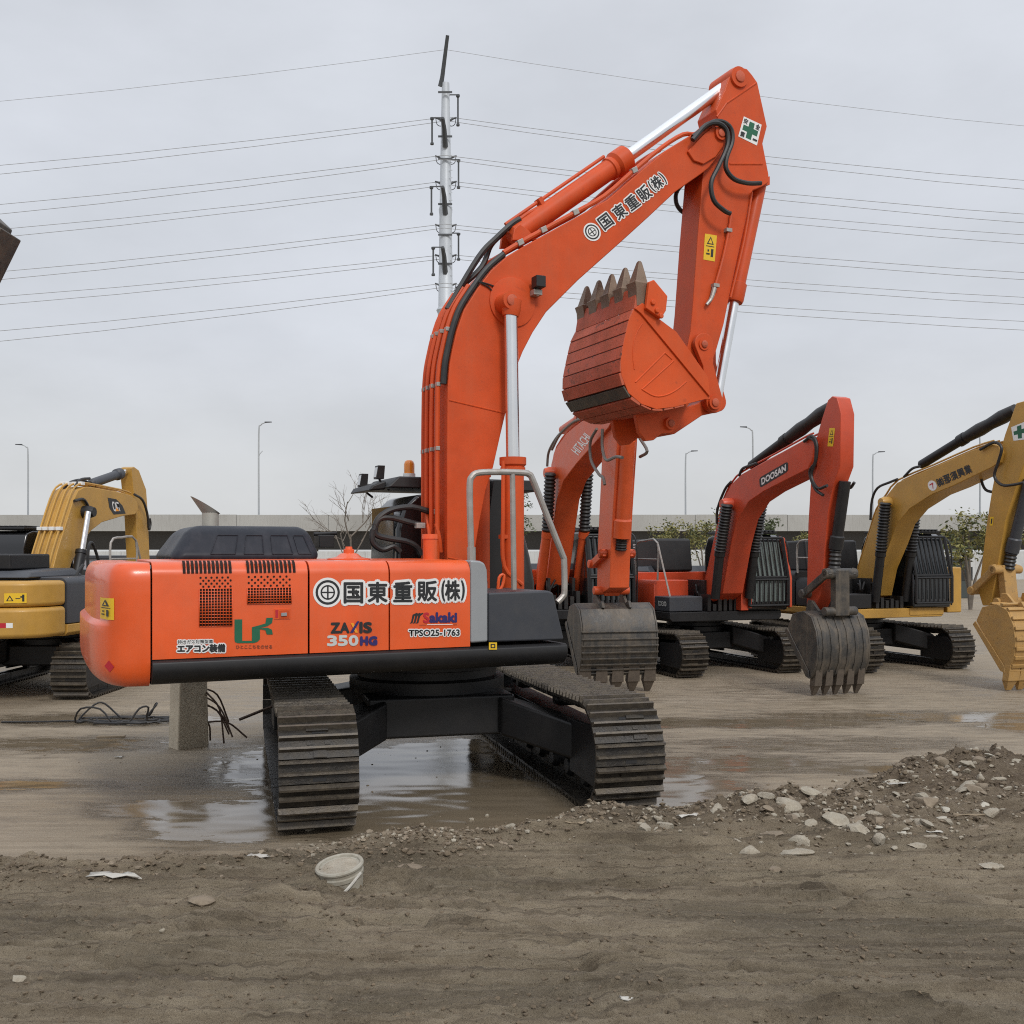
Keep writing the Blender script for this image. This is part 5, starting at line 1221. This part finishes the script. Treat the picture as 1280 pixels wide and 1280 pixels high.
# ------------------------------------------------------------------ far setting: viaduct, lamps, pole, wires, wall, trees
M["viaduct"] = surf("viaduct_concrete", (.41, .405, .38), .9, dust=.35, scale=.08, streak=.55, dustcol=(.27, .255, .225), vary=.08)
M["viaduct_shade"] = surf("viaduct_shaded_concrete", (.085, .085, .085), .9, scale=.1, vary=.1)  # shade under the deck painted into the girder's concrete colour
YV = 134.; zv = lambda py, Y=YV: H + (HY - py) / F * Y
v = empty("viaduct", (0, YV, 0)); tag(v, "long concrete road viaduct with a pale parapet crossing behind the whole yard", "viaduct")
mb = MB()
for i in range(-16, 16): mb.box(i * 12 + .02, i * 12 + 11.98, 0, .3, zv(664), zv(643.5) + .02 * (i % 3))
mb.box(-192, 192, 12, 12.3, zv(664), zv(644)); mb.build("parapet", M["viaduct"], v, bev=.03)
MB().box(-192, 192, .35, 11.9, zv(664), zv(664) + .5).extrude([(-192, 1.6, zv(664) - .02), (-192, 3.0, zv(687)), (-192, 9.5, zv(687)), (-192, 11, zv(664) - .02)], (384, 0, 0)).build("girder", M["viaduct_shade"], v)
for i in range(-5, 6): MB().box(i * 36 + 7, i * 36 + 9.2, 4, 8, -.5, zv(687)).build("pier", M["viaduct"], v)
def lamp(px, ptop, y, label, flip=1, double=False):
    x = (px - CX) / F * y; z0 = zv(646); zt = H + (HY - ptop) / F * y
    e = empty("street_lamp", (x, y, z0)); tag(e, label, "street lamp", "street lamps on the viaduct"); h = zt - z0
    mb = MB().tube([(0, 0, -.5), (0, 0, h * .86), (-.25 * flip, 0, h * .97), (-.9 * flip, 0, h)], [.13, .06], 8, 4)
    if double: mb.tube([(0, 0, h * .6), (-.1 * flip, 0, h * .66), (-.5 * flip, 0, h * .70)], .05, 6, 3)
    mb.build("pole", M["lamp_grey"], e)
    MB().hexa([(-.8 * flip, -.15, h - .06), (-1.7 * flip, -.12, h + .0), (-1.7 * flip, .12, h + .0), (-.8 * flip, .15, h - .06)], [(-.8 * flip, -.15, h + .1), (-1.7 * flip, -.12, h + .1), (-1.7 * flip, .12, h + .1), (-.8 * flip, .15, h + .1)]).build("lamp_head", M["char"], e)
M["lamp_grey"] = surf("lamp_pole_paint", (.42, .44, .45), .5, vary=.04)
lamp(35, 556, 140, "grey street lamp on the viaduct above the left yellow excavator's tail")
lamp(323.5, 528, 136, "tall street lamp on the viaduct above the film wrapped engine hood", -1, True)
lamp(941, 534, 137, "curved street lamp between the raised bucket and the red-orange boom")
lamp(857, 564, 145, "shorter street lamp directly under the raised bucket's right end", -1)
lamp(1091, 565, 145, "street lamp between the red-orange arm and the yellow boom", -1)
lamp(1225, 540, 138, "street lamp seen through the gap under the right yellow boom")
# steel pole with power lines
YP = 110.; xp = (557 - CX) / F * YP; zp = lambda py: H + (HY - py) / F * YP
M["pole"] = surf("galvanised_pole", (.52, .55, .58), .5, metal=.15, vary=.05, scale=.4)
M["insul"] = surf("dark_steel_arm", (.07, .075, .08), .6)
e = empty("power_pole", (xp, YP, 0)); tag(e, "tall pale steel power pole with cross arms rising behind the orange boom", "power pole")
mb = MB()
segs = [(700, .9), (392, .84), (388, 1.0), (384, .78), (270, .66), (262, .74), (258, .64), (170, .52), (150, .48), (104, .40)]
mb.tube([(0, 0, zp(p)) for p, r_ in segs], [r_ for p, r_ in segs], 16); mb.build("shaft", M["pole"], e)
mb = MB(True)
mb.tube([(-.55, 0, zp(108)), (-.35, -.2, zp(98)), (.35, -2.2, zp(57))], [.3, .2], 6)
levels = [(146, 105, .95, -.55), (194, 160, .55, -1.0), (226, 188, 1.0, -.6), (280, 244, .6, -1.05), (318, 282, 1.0, -.6), (354, 318, .55, -.9)]
ARMY = (-2.8, 2.8)
for i, (pw_, pa, xr_, xl_) in enumerate(levels):
    yy = 2.6 if i % 2 == 0 else -2.6
    mb.tube([(0, yy * .2, zp(pa + 26)), (.05 * (-1) ** i, yy * .6, zp(pa + 8)), (.15 * (-1) ** i, yy, zp(pa))], [.30, .2], 6)
for i, (pw_, pa, xr_, xl_) in enumerate(levels):           # lower brackets, clamps and jumper loops
    for sg in (-1, 1):
        mb.tube([(0, 0, zp(pw_ + 8)), (sg * .75, .3, zp(pw_ + 1)), (sg * 1.15, .4, zp(pw_ - 1))], [.16, .08], 5)
        mb.tube([(sg * 1.1, .4, zp(pw_ - 1)), (sg * .95, .5, zp(pw_ + 7)), (sg * .5, .5, zp(pw_ + 9)), (sg * .2, .5, zp(pw_ + 3))], .045, 5, 4)
    mb.box(-.75, .75, -.78, -.70, zp(pa + 14) - .1, zp(pa + 14) + .1)
mb.build("cross_arm", M["insul"], e)
mb = MB(True)
for i, (pw_, pa, xr_, xl_) in enumerate(levels):
    x = xr_ if i % 2 == 0 else xl_; x *= 1.25
    yy = 2.6 if i % 2 == 0 else -2.6
    k = (YP + yy) / YP
    sx = .1 * (-1) ** i; mb.box(min(x, sx), max(x, sx), yy - .05, yy + .05, zp(pa) - .05, zp(pa) + .05)
    mb.prof((x, yy, zp(pa)), (x, yy, zp(pw_) + .1), [(0, .22), (.06, .22), (.1, .1), (.9, .1), (.94, .2), (1, .2)], 6)
mb.build("insulator", M["insul"], e)
mb = MB()
for py in (392, 262, 150):
    for j in range(8): mb.box(.45, .75, -.5, -.45, zp(py) - 4 - j * .8, zp(py) - 3.92 - j * .8)
mb.build("step_rung", M["pole"], e)
M["wire"] = surf("power_wire", (.34, .345, .35), .6)
att_y = [62] + [p for l in levels for p in (l[0], l[0] + 5)]
left_y = [127, 207, 218, 256, 268, 287, 297, 340, 350, 371, 381, 414, 427]
right_y = [158, 226, 237, 268, 279, 294, 305, 341, 350, 372, 381, 402, 413]
names = ["top", "highest pair", "highest pair", "second pair", "second pair", "third pair", "third pair", "fourth pair", "fourth pair", "fifth pair", "fifth pair", "lowest pair", "lowest pair"]
for i, (ya, yl, yr) in enumerate(zip(att_y, left_y, right_y)):
    yo = YP + (0 if i == 0 else (2.6 if ((i - 1) // 2) % 2 == 0 else -2.6)); z0 = H + (HY - ya) / F * yo
    pts = []
    for sg, pe in ((-1, yl), (1, yr)):
        px_e = 0 if sg < 0 else 1280; xe = (px_e - CX) / F * yo; ze = H + (HY - pe) / F * yo; dx = abs(xe - xp); drop = z0 - ze
        Ls = 300.; c = drop / (dx / Ls * (1 - dx / Ls)) / 4
        q = [(xp + sg * Ls * t, yo, z0 - 4 * c * t * (1 - t)) for t in (0, .03, .07, .12, .18, .25, .35, .5)]
        pts = (q[::-1] if sg < 0 else pts + q[1:])
    o = MB().tube(pts, .030 if i else .022, 5).build("power_line", M["wire"])
    tag(o, "thin single wire running to the very top of the steel pole" if i == 0 else f"{'upper' if i % 2 else 'lower'} wire of the {names[i]} of power lines crossing the sky to the pole", "power line", "power lines")
# pale site wall and cabins under the viaduct
M["hoarding"] = surf("pale_site_wall", (.55, .56, .55), .8, dust=.3, scale=.5, streak=.3)
M["cabin"] = surf("lilac_grey_panel", (.30, .30, .335), .6, dust=.3, scale=.6, streak=.3)
M["dark_wall"] = surf("dark_green_fence", (.06, .07, .065), .8, scale=.5)
mb = MB()
for i in range(-24, 24): mb.box(i * 4, i * 4 + 3.97, 0, .12, 0, 2.3)
o = mb.build("site_wall", M["hoarding"]); o.location = (0, 84, 0); tag(o, "pale panelled site wall far behind the machines under the viaduct", "wall")
def cabin(x0, x1, y, h, label, mat="cabin", name="site_cabin"):
    e = empty(name, ((x0 + x1) / 2, y, 0)); tag(e, label, "cabin"); w2 = (x1 - x0) / 2
    MB().box(-w2, w2, 0, 2.4, 0, h).build("wall", M[mat], e, bev=.02); MB().box(-w2 - .1, w2 + .1, -.1, 2.5, h, h + .12).build("roof", M["char"], e, bev=.02)
    mb = MB()
    for i in range(max(1, int(w2))): x = -w2 + .8 + i * 2; mb.box(x, x + .9, -.02, .0, h * .45, h * .8)
    mb.build("window", M["glass_dark"], e)
X = lambda px, y: (px - CX) / F * y
cabin(X(60, 38), X(205, 38), 38, 2.0, "lilac grey site cabin behind the left yellow excavator")
cabin(X(1172, 50), X(1212, 50), 50, 1.9, "dark low cabin beside the right yellow cab, behind it", "dark_wall")
cabin(X(780, 52), X(838, 52), 52, 1.9, "pale low cabin beyond the white rails of the red-orange machine", "hoarding")
# trees
M["leaf"] = surf("olive_leaves", (.20, .185, .055), .65, scale=1.5, vary=.5, dust=.3, dustcol=(.17, .14, .05))
M["leaf_b"] = surf("dark_leaves", (.055, .070, .022), .65, scale=1.5, vary=.5)
M["bark"] = surf("grey_bark", (.16, .135, .11), .9, scale=3, vary=.3)
def tree(px, ptop, y, w, label, mat="leaf", seed=0, n=1500, trunkz=.0, dens=1.):
    rn = random.Random(seed); x = X(px, y); zt = H + (HY - ptop) / F * y
    e = empty("shrub_tree", (x, y, 0)); tag(e, label, "tree", "small trees before the viaduct")
    mb = MB(); tips = []
    for i in range(6):
        a = rn.uniform(0, 6.28); h = zt * rn.uniform(.6, .85); r_ = w * rn.uniform(.1, .38)
        mb.tube([(0, 0, 0), (math.cos(a) * r_ * .25, math.sin(a) * r_ * .25, h * .45), (math.cos(a) * r_, math.sin(a) * r_, h)], [.07, .02], 6, 3); tips.append(Vector((math.cos(a) * r_, math.sin(a) * r_, h)))
    mb.build("trunk", M["bark"], e)
    cl = [t + Vector((rn.gauss(0, w * .18), rn.gauss(0, w * .18), rn.gauss(0, zt * .09))) for t in tips for _ in range(5)]
    mb = MB()
    for _ in range(n):
        c = rn.choice(cl); p = c + Vector((rn.gauss(0, w * .085), rn.gauss(0, w * .085), rn.gauss(0, w * .075)))
        u = Vector((rn.gauss(0, 1), rn.gauss(0, 1), rn.gauss(0, .6))).normalized(); vv = u.cross(Vector((rn.gauss(0, 1), rn.gauss(0, 1), rn.gauss(0, 1)))).normalized(); s = rn.uniform(.05, .12) * max(1, w / 3.2)
        mb.add([p - u * s, p + vv * s * .45, p + u * s, p - vv * s * .45], [(0, 1, 2, 3)], 0 if rn.random() < .7 else 1)
    mb.build("crown", [M[mat], M["leaf_b"]], e, ang=0)
tree(830, 650, 56, 2.1, "olive green shrub tree left of the red-orange boom's foot", seed=1)
tree(880, 644, 58, 2.3, "olive tree just behind the red-orange machine's boom foot", seed=2)
tree(954, 652, 60, 1.9, "small tree showing between the red-orange boom and its cab", "leaf_b", seed=3)
tree(1005, 660, 62, 1.8, "small olive tree between the barred cab and the red-orange arm", seed=4)
tree(1213, 645, 40, 2.2, "yellowish tree with bare forked stems under the right yellow boom", seed=5, n=1900)
tree(652, 612, 60, 1.7, "thin dark leafed tree seen through the front handrail", "leaf_b", seed=6, n=500)
tree(742, 655, 60, 2.2, "low dark tree behind the middle orange arm", "leaf_b", seed=7)
def bare(px, ptop, y, label, seed):
    rn = random.Random(seed); x = X(px, y); zt = H + (HY - ptop) / F * y
    e = empty("bare_tree", (x, y, 0)); tag(e, label, "tree", "leafless trees before the viaduct"); mt = MB(); mb = MB()
    def grow(p, d, l, r, k):
        q = p + d * l * .5 + Vector((rn.gauss(0, .05), rn.gauss(0, .05), 0)) * l; t = p + d * l
        (mt if k == 0 else mb).tube([p, q, t], [r, r * .6], 6 if k < 2 else 4, 2)
        if k >= 4: return
        for _ in range(3 if k else 5):
            nd_ = (d + Vector((rn.gauss(0, .55), rn.gauss(0, .45), rn.gauss(.1, .25)))).normalized(); f_ = rn.uniform(.45, 1)
            grow(p + d * l * f_, nd_, l * rn.uniform(.5, .72), r * .55, k + 1)
    grow(Vector((0, 0, 0)), Vector((0, 0, 1)), zt * .62, .07, 0)
    mt.build("trunk", M["bark"], e); mb.build("branch", M["bark"], e)
bare(438, 618, 48, "leafless tree behind the engine hood, left of the big machine's cab", 3)

# ------------------------------------------------------------------ sky and light: overcast
SUN_E, SUN_A = R(42), R(158)          # azimuth measured clockwise from +Y
wld = bpy.data.worlds.new("World"); scene.world = wld; wld.use_nodes = True
nt = wld.node_tree; nt.nodes.clear()
out = nd(nt, "ShaderNodeOutputWorld"); bg = nd(nt, "ShaderNodeBackground"); nt.links.new(bg.outputs[0], out.inputs[0])
sky = nd(nt, "ShaderNodeTexSky", sky_type="NISHITA"); sky.sun_disc = False; sky.sun_elevation = SUN_E; sky.sun_rotation = SUN_A; sky.dust_density = 3.
gen = nd(nt, "ShaderNodeTexCoord").outputs["Generated"]
sep = nd(nt, "ShaderNodeSeparateXYZ"); nt.links.new(gen, sep.inputs[0])
c1 = noise_node(nt, gen, 1.7, 6, .5, (1, 1, 3.2)); c2 = noise_node(nt, gen, 4.5, 5, .5, (1, 1, 3.))
cl = mixc(nt, ramp(nt, c1, [(.35, 0.), (.68, 1.)]), CLOUD_A, CLOUD_B)
cl = mixc(nt, ramp(nt, c2, [(.4, 0.), (.7, .25)]), cl, CLOUD_B)
cl = mixc(nt, ramp(nt, sep.outputs["Z"], [(.20, 0.), (.46, .75)]), cl, CLOUD_B)
cl = mixc(nt, ramp(nt, sep.outputs["Z"], [(.0, .85), (.08, .6), (.20, .08), (.3, 0.)]), cl, CLOUD_H)   # cloud sheet thins to an even pale grey low down
zen = ramp(nt, sep.outputs["Z"], [(.48, 0.), (.95, 1.)])                       # an overcast sky is brightest overhead
blot = ramp(nt, noise_node(nt, gen, 3.1, 7, .55, (1, 1, 2.2)), [(.36, .95), (.64, 1.07)]); cl = mixc(nt, 1., cl, blot); nt.nodes[-1].blend_type = "MULTIPLY"
vm = nd(nt, "ShaderNodeVectorMath", operation="SCALE"); nt.links.new(cl, vm.inputs[0]); nt.links.new(mathn(nt, "MULTIPLY_ADD", zen, .75), vm.inputs["Scale"]); nt.nodes[-1].inputs[2].default_value = 1.
m_ = mixc(nt, .94, sky.outputs[0], vm.outputs[0])
nt.links.new(m_, bg.inputs["Color"]); bg.inputs["Strength"].default_value = .10
sl = bpy.data.lights.new("sun", "SUN"); so = bpy.data.objects.new("sun", sl); COL.objects.link(so)
sl.energy = 1.5; sl.angle = R(13); sl.color = (1, .97, .93)
dv = Vector((math.sin(SUN_A) * math.cos(SUN_E), math.cos(SUN_A) * math.cos(SUN_E), math.sin(SUN_E)))
so.rotation_euler = (-dv).to_track_quat("-Z", "Y").to_euler(); so.location = (0, -20, 40)
scene.view_settings.view_transform = "Standard"; scene.view_settings.look = "None"; scene.view_settings.exposure = 0; scene.view_settings.gamma = 1
scene.cycles.max_bounces = 6
scene.cycles.filter_width = 1.1
scene.cycles.use_denoising = False
